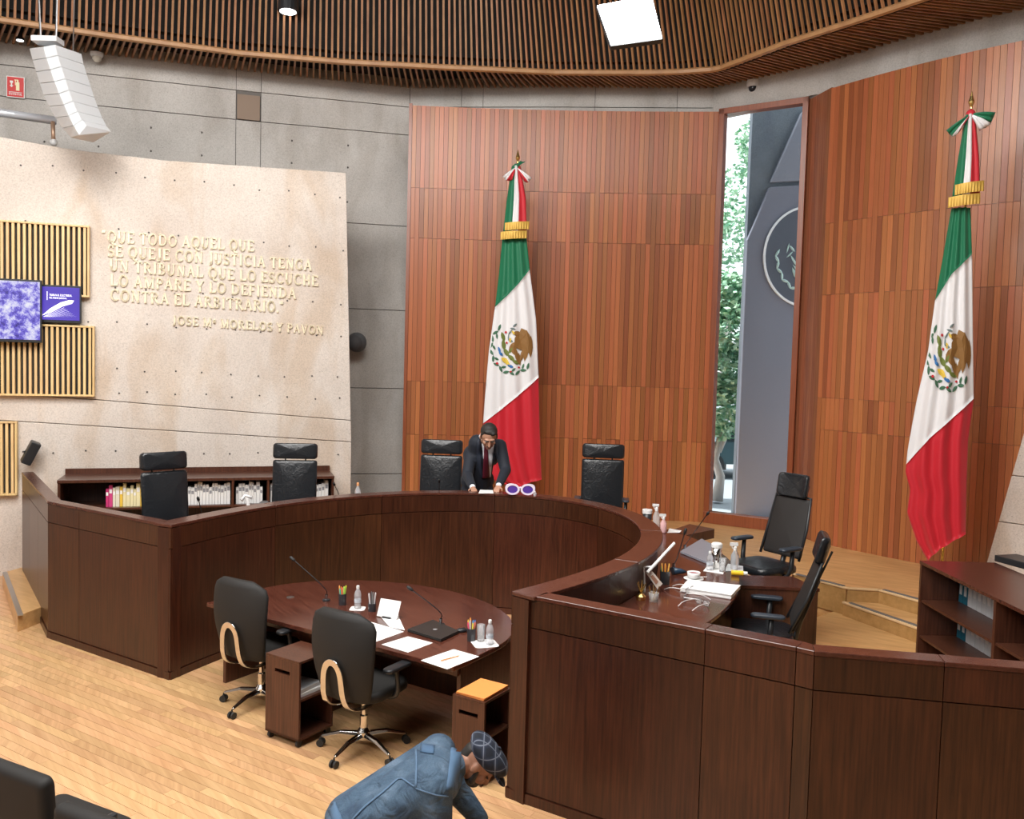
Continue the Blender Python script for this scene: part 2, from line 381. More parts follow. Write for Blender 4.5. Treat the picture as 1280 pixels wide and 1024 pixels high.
# ---- stroke lettering with serifs
GL = {'Q': ['o', 'q'], 'U': ['u'], 'E': ['E'], 'T': ['T'], 'O': ['o'], 'D': ['D'], 'A': ['A'], 'L': ['L'], 'S': ['S'], 'J': ['J'], 'C': ['C'], 'N': ['N'], 'I': ['I'], 'G': ['G'], 'R': ['R'], 'B': ['B'], 'M': ['M'], 'P': ['P'], 'Y': ['Y'], 'F': ['F'], 'V': ['V'], 'H': ['H']}
K, N_ = 1.0, .5   # thick, thin stroke
def arc(cx, cy, rx, ry, a0, a1, n=10): return [(cx+rx*math.cos(math.radians(a0+(a1-a0)*i/n)), cy+ry*math.sin(math.radians(a0+(a1-a0)*i/n))) for i in range(n+1)]
ST = {'I': (.30, [([(.15, 0), (.15, 1)], K)], [(.15, 0), (.15, 1)]),
 'E': (.60, [([(.13, 0), (.13, 1)], K), ([(.05, .96), (.55, .96), (.56, .80)], N_), ([(.13, .5), (.42, .5)], N_), ([(.05, .04), (.57, .04), (.60, .24)], N_)], [(.13, 0), (.13, 1)]),
 'F': (.57, [([(.13, 0), (.13, 1)], K), ([(.05, .96), (.55, .96), (.56, .80)], N_), ([(.13, .5), (.42, .5)], N_)], [(.13, 0), (.13, 1)]),
 'L': (.58, [([(.13, 0), (.13, 1)], K), ([(.05, .04), (.56, .04), (.60, .26)], N_)], [(.13, 0), (.13, 1)]),
 'T': (.66, [([(.33, 0), (.33, .97)], K), ([(.02, .80), (.05, .96), (.61, .96), (.64, .80)], N_)], [(.33, 0)]),
 'H': (.72, [([(.14, 0), (.14, 1)], K), ([(.58, 0), (.58, 1)], K), ([(.14, .5), (.58, .5)], N_)], [(.14, 0), (.14, 1), (.58, 0), (.58, 1)]),
 'N': (.76, [([(.14, 0), (.14, 1)], N_), ([(.12, 1), (.62, .0)], K), ([(.62, 0), (.62, 1)], N_)], [(.14, 0), (.10, 1), (.62, 1)]),
 'M': (.90, [([(.14, 0), (.14, 1)], N_), ([(.15, 1), (.45, .05)], K), ([(.45, .05), (.76, 1)], N_), ([(.76, 0), (.76, 1)], K)], [(.14, 0), (.12, 1), (.76, 0), (.78, 1)]),
 'A': (.72, [([(.10, 0), (.36, 1)], N_), ([(.36, 1), (.63, 0)], K), ([(.2, .36), (.52, .36)], N_)], [(.10, 0), (.63, 0)]),
 'V': (.72, [([(.10, 1), (.37, 0)], K), ([(.37, 0), (.63, 1)], N_)], [(.10, 1), (.63, 1)]),
 'X': (.68, [([(.08, 1), (.60, 0)], K), ([(.60, 1), (.08, 0)], N_)], [(.08, 1), (.60, 1), (.08, 0), (.60, 0)]),
 'Y': (.68, [([(.08, 1), (.34, .48)], K), ([(.34, .48), (.60, 1)], N_), ([(.34, .5), (.34, 0)], K)], [(.08, 1), (.60, 1), (.34, 0)]),
 'U': (.72, [([(.14, 1), (.14, .35)]+arc(.36, .30, .22, .28, 180, 270, 6), K), (arc(.36, .30, .22, .28, 270, 360, 6)+[(.58, 1)], N_)], [(.14, 1), (.58, 1)]),
 'J': (.42, [([(.26, 1), (.26, .15)]+arc(.10, .12, .16, .2, 0, -90, 5), K)], [(.26, 1)]),
 'O': (.78, [(arc(.39, .5, .31, .47, 90, 270, 12), K), (arc(.39, .5, .31, .47, -90, 90, 12), K*.8)], []),
 'Q': (.78, [(arc(.39, .5, .31, .47, 90, 270, 12), K), (arc(.39, .5, .31, .47, -90, 90, 12), K*.8), ([(.36, .06), (.52, -.16), (.74, -.2)], K*.8)], []),
 'C': (.72, [(arc(.40, .5, .32, .47, 45, 315, 16), K*.85), ([(.64, .98), (.64, .72)], N_)], []),
 'G': (.76, [(arc(.40, .5, .32, .47, 45, 320, 16), K*.85), ([(.64, .98), (.64, .72)], N_), ([(.62, .08), (.62, .44)], K)], [(.60, .44)]),
 'S': (.54, [(arc(.27, .73, .19, .24, 30, 270, 10)+arc(.27, .25, .21, .24, 90, -150, 10), K*.8), ([(.46, .98), (.46, .78)], N_), ([(.05, .02), (.05, .24)], N_)], []),
 'D': (.76, [([(.14, 0), (.14, 1)], K), ([(.08, .96)]+arc(.32, .5, .34, .46, 90, -90, 12)+[(.08, .04)], K*.7)], [(.1, 0), (.1, 1)]),
 'P': (.60, [([(.14, 0), (.14, 1)], K), ([(.08, .96)]+arc(.30, .72, .24, .24, 90, -90, 8)+[(.14, .48)], K*.7)], [(.14, 0), (.1, 1)]),
 'R': (.70, [([(.14, 0), (.14, 1)], K), ([(.08, .96)]+arc(.30, .73, .22, .23, 90, -90, 8)+[(.14, .5)], K*.7), ([(.32, .5), (.62, .0), (.70, .02)], K*.9)], [(.14, 0), (.1, 1)]),
 'B': (.64, [([(.14, 0), (.14, 1)], K), ([(.08, .96)]+arc(.28, .74, .20, .22, 90, -90, 8)+[(.14, .52)], K*.7), ([(.14, .52)]+arc(.30, .27, .24, .25, 90, -90, 8)+[(.08, .02)], K*.7)], [(.1, 0), (.1, 1)]),
 'a': (.34, [(arc(.17, .75, .11, .12, 0, 360, 8), N_), ([(.28, .9), (.28, .6)], N_), ([(.04, .5), (.3, .5)], N_*.6)], []),
 '"': (.34, [([(.08, 1.02), (.05, .82)], K*.7), ([(.22, 1.02), (.19, .82)], K*.7)], []),
 '.': (.2, [([(.08, .0), (.08, .1)], K)], [])}
def glyph(mb, ch, f, x0, hh, th, d, serif=True):
    """adds one letter; f(x, z, out) maps letter plane to the world"""
    wd, strokes, ser = ST[ch]
    def seg(p, q, w_):
        p = Vector((p[0], p[1])); q = Vector((q[0], q[1])); t = q-p
        if t.length < 1e-6: return
        n = Vector((-t.y, t.x)).normalized()*w_/2; e = t.normalized()*w_*.25
        A = [p-e+n, p-e-n, q+e-n, q+e+n]; P = [f(x0+a.x*hh, a.y*hh, o) for o in (0, d) for a in A]
        mb.add(P, [(0, 1, 2, 3), (7, 6, 5, 4), (0, 4, 5, 1), (1, 5, 6, 2), (2, 6, 7, 3), (3, 7, 4, 0)])
    for pts, wt in strokes:
        for p, q in zip(pts[:-1], pts[1:]): seg(p, q, th*wt)
    if serif:
        for (x, z) in ser: seg((x-.10, z+(.02 if z < .5 else -.02)), (x+.10, z+(.02 if z < .5 else -.02)), .045)
    return wd
insc = thing('wall_inscription', 'raised gold lettering of a justice quotation on the pale concrete slab', 'inscription', S(2.4, 3.3))
GLET = mat('gilt_letter', (.93, .84, .62), .3, .15)
def textline(txt, s0, s1, z0, z1, hh, parent):
    tot = sum(.36 if c == ' ' else ST[c][0]+.13 for c in txt)*hh; k = (s1-s0)/tot; x = 0
    for c in txt:
        if c == ' ': x += .36*hh; continue
        mb = MB(); t = x/tot; zb = z0+(z1-z0)*t
        wd = glyph(mb, c, lambda a, b, o: S(s0+a*k, zb+b, o), x, hh, .17, .022)
        obj('letter', mb, GLET, parent, world=True); x += (wd+.13)*hh
textline('"QUE TODO AQUEL QUE', .95, 2.87, 4.365, 4.36, .145, insc)
textline('SE QUEJE CON JUSTICIA TENGA', 1.02, 3.65, 4.18, 4.145, .145, insc)
textline('UN TRIBUNAL QUE LO ESCUCHE', 1.04, 3.74, 3.995, 3.93, .145, insc)
textline('LO AMPARE Y LO DEFIENDA', 1.05, 3.44, 3.80, 3.74, .145, insc)
textline('CONTRA EL ARBITRARIO."', 1.05, 3.28, 3.605, 3.54, .145, insc)
textline('JOSE Ma MORELOS Y PAVON', 1.81, 3.82, 3.32, 3.255, .115, insc)

# ---- timber wall behind the president: narrow strips in staggered courses
P1 = [(-1.68, 13.72), (.7, 13.78), (3.16, 13.62)]
def curvepts(pts, n):
    out = []
    for i in range(n+1):
        t = i/n; a, b, c = [Vector((*p, 0)) for p in pts]
        out.append(a*(2*(t-.5)*(t-1))+b*(4*t*(1-t))+c*(2*t*(t-.5)))
    return out
def timber(root, pts, zs, zb, zt, jit=.0, mesh_cache={}):
    for i, (a, b) in enumerate(zip(pts[:-1], pts[1:])):
        wdt = (b-a).length; c = (a+b)/2; rz = math.atan2(b.y-a.y, b.x-a.x)
        cuts = sorted(set([zb]+[z+((i*7 % 3)-1)*jit for z in zs if zb+.2 < z < zt-.2]+[zt]))
        if R.random() < .45 and len(cuts) > 3: cuts.pop(R.randrange(1, len(cuts)-1))
        for z0, z1 in zip(cuts[:-1], cuts[1:]):
            key = round(wdt, 3)
            if key not in mesh_cache:
                q = MB(); q.box((0, 0, .5), (1, .03, 1)); mesh_cache[key] = q.mesh('wood_strip', IROKO)
            o = bpy.data.objects.new('wood_strip', mesh_cache[key]); col.objects.link(o); o.parent = root
            o.location = Vector((c.x, c.y, z0))-root.location; o.rotation_euler = (0, 0, rz); o.scale = (wdt-.004, 1+R.uniform(-.05, .12), z1-z0-.004)
wb = setting('wall_panelling_back', (0.7, 13.7, 0))
n1 = 66; pts = curvepts(P1, n1)
timber(wb, pts, [1.75, 2.6, 4.85, 5.63], POD, 6.90)
mb = MB(); wallstrip(mb, [(p.x, p.y+.016) for p in pts[::6]], POD, 6.895, .10); obj('backing', mb, mat('strip_gap', (.05, .015, .006), .8), wb, world=True)
mb = MB(); mb.box((-1.70, 13.80, 3.69), (.05, .24, 6.46)); obj('edge_board', mb, IROKOD, wb, world=True)
# ---- timber wall on the right
P2 = [(4.36, 12.32), (5.33, 11.02), (6.55, 9.86)]
wr = setting('wall_panelling_right', (5.3, 11, 0))
n2 = 44; pts = curvepts(P2, n2)
timber(wr, pts, [2.1, 2.55, 4.0, 5.0], POD, 6.88)
pts3 = [pts[-1]+(Vector((1.5, -1.65, 0)))*(i/6) for i in range(7)]
mb = MB(); wallstrip(mb, [(p.x, p.y) for p in pts3], POD, 6.86, .1); obj('far_timber', mb, IROKO, wr, world=True)
mb = MB(); wallstrip(mb, [(p.x+.01, p.y+.016) for p in pts[::4]], POD, 6.855, .10); obj('backing', mb, MC['strip_gap'], wr, world=True)
# slanted pale concrete pier low on the right
pier = setting('trim_1', (6.1, 10.1, 0))
def PR(t, z, o): 
    a, b = Vector((5.72, 10.62, 0)), Vector((7.4, 8.85, 0)); d = (b-a).normalized(); n = Vector((-abs(d.y), -abs(d.x), 0)); return a+d*t+n*o+Vector((0, 0, z))
for k, (za, zb) in enumerate([(POD, 1.17), (1.18, 1.74), (1.75, 2.7)]):
    f = lambda z: .20+(z-POD)*.20
    P = [PR(f(za), za, .10), PR(2.4, za, .10), PR(2.4, zb, .10), PR(f(zb), zb, .10)]; P += [PR(f(za), za, -.08), PR(2.4, za, -.08), PR(2.4, zb, -.08), PR(f(zb), zb, -.08)]
    mb = MB(); mb.add(P, [(0, 1, 2, 3), (7, 6, 5, 4), (0, 4, 5, 1), (1, 5, 6, 2), (2, 6, 7, 3), (3, 7, 4, 0)]); obj('concrete_block', mb, CONW, pier, world=True, bevel=.006)

# ---- window between the two timber walls
WA, WB_ = Vector((3.12, 13.62, 0)), Vector((4.22, 12.92, 0)); wd = (WB_-WA).normalized(); wn = Vector((wd.y, -wd.x, 0)); wl = (WB_-WA).length
win = setting('window_1', (WA+WB_)/2+Vector((0, 0, POD)))
rw = math.atan2(wd.y, wd.x)
def wbox(name, s0, s1, z0, z1, o0, o1, m, bevel=.006):
    mb = MB(); c = WA+wd*(s0+s1)/2+wn*(o0+o1)/2; mb.box((c.x, c.y, (z0+z1)/2), (s1-s0, abs(o1-o0), z1-z0), rw); return obj(name, mb, m, win, world=True, bevel=bevel)
wbox('window_frame', -.02, .07, POD, 6.92, -.1, .06, IROKOD); wbox('window_frame', wl-.055, wl+.03, POD, 6.92, -.1, .06, IROKOD)
wbox('window_frame', -.02, wl+.03, 6.84, 6.93, -.1, .06, IROKOD); wbox('window_sill', -.02, wl+.03, POD, .66, -.1, .07, IROKOD)
wbox('window_pane', .07, wl-.055, .66, 6.84, -.04, -.032, WATER, 0)
# reveal: glossy timber return from the window to the right-hand wall
RV = wood('polished_reveal', (.22, .075, .035), (.36, .14, .07), (42, 42, 1.3), .18, vary=.1)
rev = setting('trim_2', (4.3, 12.6, 0))
a, b = WB_+wd*.03, Vector((4.36, 12.34, 0))
for k in range(6):
    p, q = a.lerp(b, k/6), a.lerp(b, (k+1)/6); mb = MB(); wallstrip(mb, [(p.x, p.y), (q.x-(q-p).x*.03, q.y-(q-p).y*.03)], POD, 6.9, .05, 1); obj('wood_strip', mb, RV, rev, world=True)

# ---- ceiling: flat slatted soffit round the hall and a steep slatted apron above its wooden nosing
def px_line(pts, z): return [G(x, y, z) for x, y in pts]
ZT = 7.35
IP = [(0, 24), (150, 46), (300, 66), (430, 77), (562, 84), (694, 90), (800, 90.5), (848, 89.5), (897, 86), (984, 53), (1065, 27), (1146, 0)]
OP = [(-14, 60), (138, 77), (292, 94), (432, 107), (572, 116.5), (735, 117), (850, 116), (900, 111), (960, 102), (1085, 79), (1195, 46), (1300, 16)]
inner = [(-12.0, 9.2), (-9.6, 10.5)]+[tuple(G(x, y, ZT)[:2]) for x, y in IP]
outer = [(-13, 11.2), (-10.4, 11.7)]+[tuple(G(x, y, ZT)[:2]) for x, y in OP]
inner += [(inner[-1][0]+2.2, inner[-1][1]-3.0)]; outer += [(outer[-1][0]+2.0, outer[-1][1]-2.6)]
def resample(pts, n):
    pts = [Vector((*p[:2], 0)) for p in pts]; ls = [0]
    for a, b in zip(pts[:-1], pts[1:]): ls.append(ls[-1]+(b-a).length)
    out = []
    for i in range(n+1):
        s = ls[-1]*i/n; k = 0
        while k < len(ls)-2 and ls[k+1] < s: k += 1
        out.append(pts[k].lerp(pts[k+1], (s-ls[k])/(ls[k+1]-ls[k])))
    return out
# matched division: same parameter on each control segment
def matched(inner, outer, step):
    A, B = [], []
    for k in range(len(inner)-1):
        a0, a1 = Vector((*inner[k], 0)), Vector((*inner[k+1], 0)); b0, b1 = Vector((*outer[k], 0)), Vector((*outer[k+1], 0))
        n = max(1, round((a1-a0).length/step))
        for i in range(n): A.append(a0.lerp(a1, i/n)); B.append(b0.lerp(b1, i/n))
    return A, B
A, B = matched(inner, outer, .086)
sof = setting('ceiling_soffit', (0, 12, ZT)); apr = setting('ceiling_apron', (0, 11, ZT))
def bar(a, b, w_, h_):   # plank between two points, w_ wide (horizontal), h_ deep
    d = (b-a); sx = Vector((d.y, -d.x, 0)); sx = sx.normalized() if sx.length > 1e-5 else Vector((1, 0, 0)); n = sx.cross(d).normalized()
    P = [p+sx*i*w_/2+n*j*h_/2 for p in (a, b) for i, j in ((-1, -1), (1, -1), (1, 1), (-1, 1))]
    return MB().add(P, [(3, 2, 1, 0), (4, 5, 6, 7), (0, 1, 5, 4), (1, 2, 6, 5), (2, 3, 7, 6), (3, 0, 4, 7)])
AH = 1.5
npar = 0
for i, (a, b) in enumerate(zip(A, B)):
    if i % 1 == 0:
        d = (b-a).normalized(); obj('slat', bar(a+d*.04+Vector((0, 0, ZT+.03)), b-d*.02+Vector((0, 0, ZT+.03)), .028, .045), SLAT, sof, world=True)
    dn = (a-b).normalized(); t = a+dn*.40+Vector((0, 0, ZT+AH))
    obj('slat', bar(a+Vector((0, 0, ZT+.03)), t, .030, .028), SLAT, apr, world=True)
mb = MB(); 
for k in range(len(A)-1):
    a0, a1, b0, b1 = A[k], A[k+1], B[k], B[k+1]; z = Vector((0, 0, ZT+.16)); mb.add([a0+z, a1+z, b1+z, b0+z], [(0, 1, 2, 3)])
obj('backing', mb, BLACK, sof, world=True, solid=.01)
mb = MB()
for k in range(len(A)-1):
    o0 = (B[k]-A[k]).normalized()*.16; o1 = (B[k+1]-A[k+1]).normalized()*.16
    P = [A[k]+o0+Vector((0, 0, ZT)), A[k+1]+o1+Vector((0, 0, ZT)), A[k+1]-o1*1.5+Vector((0, 0, ZT+AH+.1)), A[k]-o0*1.5+Vector((0, 0, ZT+AH+.1))]; mb.add(P, [(0, 1, 2, 3)])
obj('backing', mb, BLACK, apr, world=True, solid=.01)
mb = MB(); mb.tube([p+Vector((0, 0, ZT-.005)) for p in A[::2]+[A[-1]]], .045, 6); obj('nosing', mb, SLATD, sof, world=True)

# ---- raised floor of the judges' platform, block, steps
plat = setting('floor_platform')
ringo = []
def ell_pt(t):   # right half of ring, t 0 (front) .. 1 (middle of the back)
    if t < .3: v = t/.3*1.13; return (1.80+.122*math.sin(PI/2*v/1.13), v)
    a = (t-.3)/.7*PI/2; return (1.922*math.cos(a), 1.13+2.531*math.sin(a))
NR = 48
half = [ell_pt(i/NR) for i in range(NR+1)]
ring = half + [(-u, v) for u, v in half[-2::-1]]            # from right front corner round to left front corner
def offset(pts, d):
    out = []
    for i, p in enumerate(pts):
        a = pts[max(i-1, 0)]; b = pts[min(i+1, len(pts)-1)]; t = Vector((b[0]-a[0], b[1]-a[1])).normalized(); out.append((p[0]+t.y*d, p[1]-t.x*d))
    return out
def Wp(p): q = W(p[0], p[1]); return (q.x, q.y)
OAKP = OAKS
edge_out = [(x, y) for x, y in offset(ring, .20)]
# platform polygon (world)
poly = [Wp(p) for p in edge_out if p[1] > 1.75 and p[0] > -2.5]
lf = [p for p in edge_out if p[1] > .16]
polyW = [Wp(p) for p in lf[[i for i, p in enumerate(lf) if p[1] > 2.35][0]:]]
polyW += [Wp((-2.0, .14)), Wp((-3.72, .14)), (-5.95, 10.62), tuple(S(.32, 0, .02)[:2]), tuple(S(4.3, 0, .02)[:2]), (-2.2, 13.6), (-1.7, 13.9), (3.1, 13.9), (4.34, 12.75), (6.6, 10.2), (6.6, 9.6), (4.80, 8.62), (4.21, 9.66), (3.86, 9.70), (3.45, 10.34), (2.72, 8.5), (2.1, 8.3)]
mb = MB(); mb.prism(polyW, .0, POD); obj('platform_deck', mb, OAKP, plat, world=True)
lowpoly = [Wp((1.98, .14)), Wp((3.70, .14)), Wp((5.8, .9)), (6.6, 6.4), (6.6, 10.1), (4.2, 10.2), (2.7, 8.9), (2.0, 8.4), Wp((2.12, 2.3)), Wp((2.13, 1.2))]
mb = MB(); mb.prism(lowpoly, .0, LOW); obj('lower_deck', mb, OAKP, plat, world=True)
mb = MB(); mb.prism([(4.19, 9.69), (4.85, 8.6), (4.26, 8.70), (3.83, 9.68)], LOW, .32); obj('step', mb, OAKS, plat, world=True, bevel=.006)
GRIP = mat('grey_stair_grip', (.15, .14, .13), .8)
for a, b, z in [((3.87, 9.62), (4.26, 8.76), .32), ((4.24, 9.62), (4.72, 8.83), POD), ((3.47, 10.26), (3.84, 9.74), POD)]:
    a, b = Vector((*a, z+.004)), Vector((*b, z+.004)); obj('grip_strip', bar(a, b, .045, .008), GRIP, plat, world=True)
NOSE = mat('pale_nosing', (.72, .50, .27), .35); RISER = wood('step_riser', (.36, .20, .065), (.50, .29, .11), (14, 14, 14), .4)
for a, b, z0, z1 in [((3.45, 10.34), (3.86, 9.70), LOW, POD), ((3.86, 9.70), (4.21, 9.66), .32, POD), ((4.21, 9.66), (4.80, 8.62), .32, POD), ((3.83, 9.68), (4.26, 8.70), LOW, .32)]:
    a, b = Vector((*a, 0)), Vector((*b, 0)); d = (b-a).normalized(); n = Vector((d.y, -d.x, 0)); n = n if n.x < 0 or n.y < 0 else -n; n = n*(-1 if n.dot(Vector((-.8, -.6, 0))) < 0 else 1); c = (a+b)/2+n*.012
    mb = MB(); mb.box((c.x, c.y, (z0+z1)/2-.012), ((b-a).length, .016, z1-z0-.026), math.atan2(d.y, d.x)); obj('riser', mb, RISER, plat, world=True)
    c = (a+b)/2+n*.008; mb = MB(); mb.box((c.x, c.y, z1-.011), ((b-a).length+.02, .04, .024), math.atan2(d.y, d.x)); obj('nosing', mb, NOSE, plat, world=True, bevel=.005)
# left-hand entry steps by the slab
ls = thing('entry_step', 'low oak step with metal edging between pale wall and left bench end', 'step', G(28, 760, .1)*1)
ls.location.z = 0
A0, A1, B0, B1 = G(22, 770, .17), G(62, 755, .17), G(3, 716, .17), G(32, 708, .17)
mb = MB(); mb.prism([A0[:2], A1[:2], (B1.x, B1.y), (B0.x, B0.y)], 0, .17); obj('tread', mb, OAKS, ls, world=True, bevel=.004)
e = Vector((.05, 0, 0)); obj('metal_edge', bar(Vector((A0.x+.03, A0.y, .176)), Vector((B0.x+.03, B0.y, .176)), .05, .01), STEEL, ls, world=True)
# ---- outdoors
out = setting('ground_outside', (8, 25, 0)); mb = MB(); mb.box((8, 29, -.1), (60, 29.6, .1)); obj('asphalt', mb, mat('asphalt', (.22, .25, .27), .9), out, world=True)

# ================================================================ THE CURVED BENCH
RIMZ = 1.403
bench = thing('curved_court_bench', 'long dark mahogany horseshoe bench with flat wings facing the oak floor', 'bench', W(0, 3.0, 0))
def strip(path_in, path_out, z0, z1):
    mb = MB(); n = len(path_in); P = []
    for a, b in zip(path_in, path_out):
        A_, B_ = W(*a), W(*b); P += [(A_.x, A_.y, z0), (A_.x, A_.y, z1), (B_.x, B_.y, z1), (B_.x, B_.y, z0)]
    fs = []
    for i in range(n-1):
        for k in range(4):
            j = (k+1) % 4; fs.append((4*i+k, 4*i+j, 4*(i+1)+j, 4*(i+1)+k))
    fs += [(3, 2, 1, 0), (4*n-4, 4*n-3, 4*n-2, 4*n-1)]
    return mb.add(P, fs)
def fill(path):      # add points along straight parts
    return path
g = .004
def panelrun(path, th0=0.0, flip=False, seams=None):
    """path runs with the visible face on its left when flip is False; th0 pushes inwards"""
    off = -1 if flip else 1
    return path
def angpt(a): return (1.922*math.cos(a), 1.13+2.531*math.sin(a))
segs = []      # each: list of (u, v) on the visible face, in order right -> left along the ring
deg = math.radians
side = lambda v: (1.80+.122*math.sin(PI/2*v/1.13), v)
first = [side(v) for v in (0, .2, .45, .7, .95, 1.13)]+[angpt(deg(4.3))]
def arcseg(a0, a1, n=12): return [angpt(deg(a0+(a1-a0)*i/n)) for i in range(n+1)]
segs += [first, arcseg(4.3, 34.7), arcseg(34.7, 69.6), arcseg(69.6, 90)+arcseg(90, 110.4)[1:], arcseg(110.4, 145.3), arcseg(145.3, 175.7), [(-u, v) for u, v in first[::-1]]]
def shrink(path, d):
    path = [Vector(p) for p in path]
    def mv(p, q): t = (q-p); return p+t.normalized()*d
    return [tuple(mv(path[0], path[1]))]+[tuple(p) for p in path[1:-1]]+[tuple(mv(path[-1], path[-2]))]
def off2(pts, d): return offset(pts, d)
allring = [p for s in segs for p in s[:-1]]+[segs[-1][-1]]
wings = [[(1.80, 0), (3.14, 0)], [(3.14, 0), (3.66, 0)], [(3.66, 0), (3.76, -.012)], [(3.76, -.012), (4.37, .235)], [(4.37, .235), (5.2, .57)], [(5.2, .57), (6.0, .89)],
         [(-3.22, 0), (-1.80, 0)], [(-3.77, 0), (-3.22, 0)], [(-4.55, .325), (-3.77, 0)], [(-5.35, .66), (-4.55, .325)], [(-6.06, .955), (-5.35, .66)]]
def faceset(path, sign):
    p = shrink(path, .0025)
    obj('panel', strip(offset(p, .0), offset(p, sign*.022), .075, 1.183), MAHO, bench, world=True)
    obj('fascia_panel', strip(offset(p, .0), offset(p, sign*.022), 1.19, 1.374), MAHO, bench, world=True)
for s in segs: faceset(s, 1)
for s in wings: faceset(s, -1)
wingR = [(1.80, 0), (3.66, 0), (3.76, -.012), (6.0, .89)]; wingL = [(-6.06, .955), (-3.77, 0), (-1.80, 0)]
obj('core', strip(offset(allring, .02), offset(allring, .15), .0, 1.372), MAHO, bench, world=True)
for wv in (wingR, wingL): obj('core', strip(offset(wv, -.02), offset(wv, -.11), .0, 1.372), MAHO, bench, world=True)
obj('plinth', strip(offset(allring, -.012), offset(allring, .03), .0, .068), MAHO, bench, world=True)
for wv in (wingR, wingL): obj('plinth', strip(offset(wv, .012), offset(wv, -.03), .0, .068), MAHO, bench, world=True)
for i, s in enumerate(segs):
    p = shrink(s, .0015); obj('rim', strip(offset(p, -.004), offset(p, .195), 1.376, RIMZ), MAHORIM, bench, world=True, bevel=.004, seg=1)
for full in ([(1.80, 0), (3.14, 0), (3.66, 0), (3.76, -.012), (4.37, .235), (5.2, .57), (6.0, .89)], [(-6.06, .955), (-5.35, .66), (-4.55, .325), (-3.77, 0), (-3.22, 0), (-1.80, 0)]):
    fo, fi = offset(full, .004), offset(full, -.125)
    for k in range(len(full)-1):
        a, b, c, d = Vector(fo[k]), Vector(fo[k+1]), Vector(fi[k]), Vector(fi[k+1])
        if full[k][0] == 1.80: a.x = 1.99; c.x = 1.99
        if full[k+1][0] == -1.80: b.x = -1.99; d.x = -1.99
        e = (b-a).normalized()*.0012; obj('rim', strip([tuple(a+e), tuple(b-e)], [tuple(c+e), tuple(d-e)], 1.376, RIMZ), MAHORIM, bench, world=True, bevel=.003, seg=1)
# judges' desktop following the ring
DZ = 1.12
dk = [p for p in allring if p[1] > .13]
dk = [side(.14)]+[p for p in dk if p[0] > 0 and p[1] > .15]+[p for p in dk if p[0] <= 0 and p[1] > .15]+[(-side(.14)[0], .14)]
obj('desk_top', strip(offset(dk, .155), offset(dk, .86), DZ-.03, DZ), MAHOF, bench, world=True, bevel=.005)
obj('desk_front', strip(offset(dk, .30), offset(dk, .32), .5, DZ-.03), MAHO, bench, world=True)
mb = MB(); mb.prism([G(x, y, DZ)[:2] for x, y in [(834, 664.5), (862, 655), (893, 661), (893, 662), (858, 669)]], DZ-.10, DZ); obj('desk_return', mb, MAHOP, bench, world=True, bevel=.003)
blk = thing('low_side_cabinet', 'low mahogany side cabinet between the two chairs of the right bench wing', 'cabinet', (2.5, 8.1, LOW))
q = [G(x, y, .97)[:2] for x, y in [(860, 717), (991, 720.6), (1025, 736), (858, 729)]]
mb = MB(); mb.prism(q, .94, .97); obj('top', mb, MAHORIM, blk, world=True, bevel=.004)
cx_, cy_ = sum(p[0] for p in q)/4, sum(p[1] for p in q)/4
mb = MB(); mb.prism([(cx_+(p[0]-cx_)*.98, cy_+(p[1]-cy_)*.96) for p in q], LOW, .94); obj('body', mb, MAHOP, blk, world=True)

# ================================================================ CLERKS' TABLE
TC = -.075
tb = thing('clerk_table', 'half-oval mahogany clerks table standing inside the curved bench', 'table', W(TC, .6, 0))
def dshape(k=1.0, n=30):
    a = 1.345*k; pts = [(TC+a, .09), (TC+a*1.0, .62)]
    pts += [(TC+a*math.cos(t), .62+1.11*k*math.sin(t)) for t in [PI*i/n for i in range(1, n)]]
    return pts+[(TC-a, .62), (TC-a, .09)]
mb = MB(); mb.prism([Wp(p) for p in dshape()], .715, .75); obj('tabletop', mb, MAHOF, tb, world=True, bevel=.004)
mb = MB(); mb.prism([Wp(p) for p in [(TC-1.30, .20), (TC+1.30, .20), (TC+1.30, .23), (TC-1.30, .23)]], .64, .715); obj('apron', mb, MAHOP, tb, world=True)
for u in (TC-1.30, TC-.10, TC+1.27):
    mb = MB(); mb.prism([Wp(p) for p in [(u, .24), (u+.035, .24), (u+.035, .95), (u, .95)]], .0, .715); obj('leg_panel', mb, MAHOP, tb, world=True)
mb = MB(); mb.prism([Wp(p) for p in [(TC-1.26, .95), (TC+1.30, .95), (TC+1.30, .98), (TC-1.26, .98)]], .12, .715); obj('modesty_panel', mb, MAHO, tb, world=True)
mb = MB(); c = G(363, 747, .75); mb.lathe([(.035, 0), (.035, .006), (.0, .008)], c); obj('cable_port', mb, STEEL, tb, world=True)

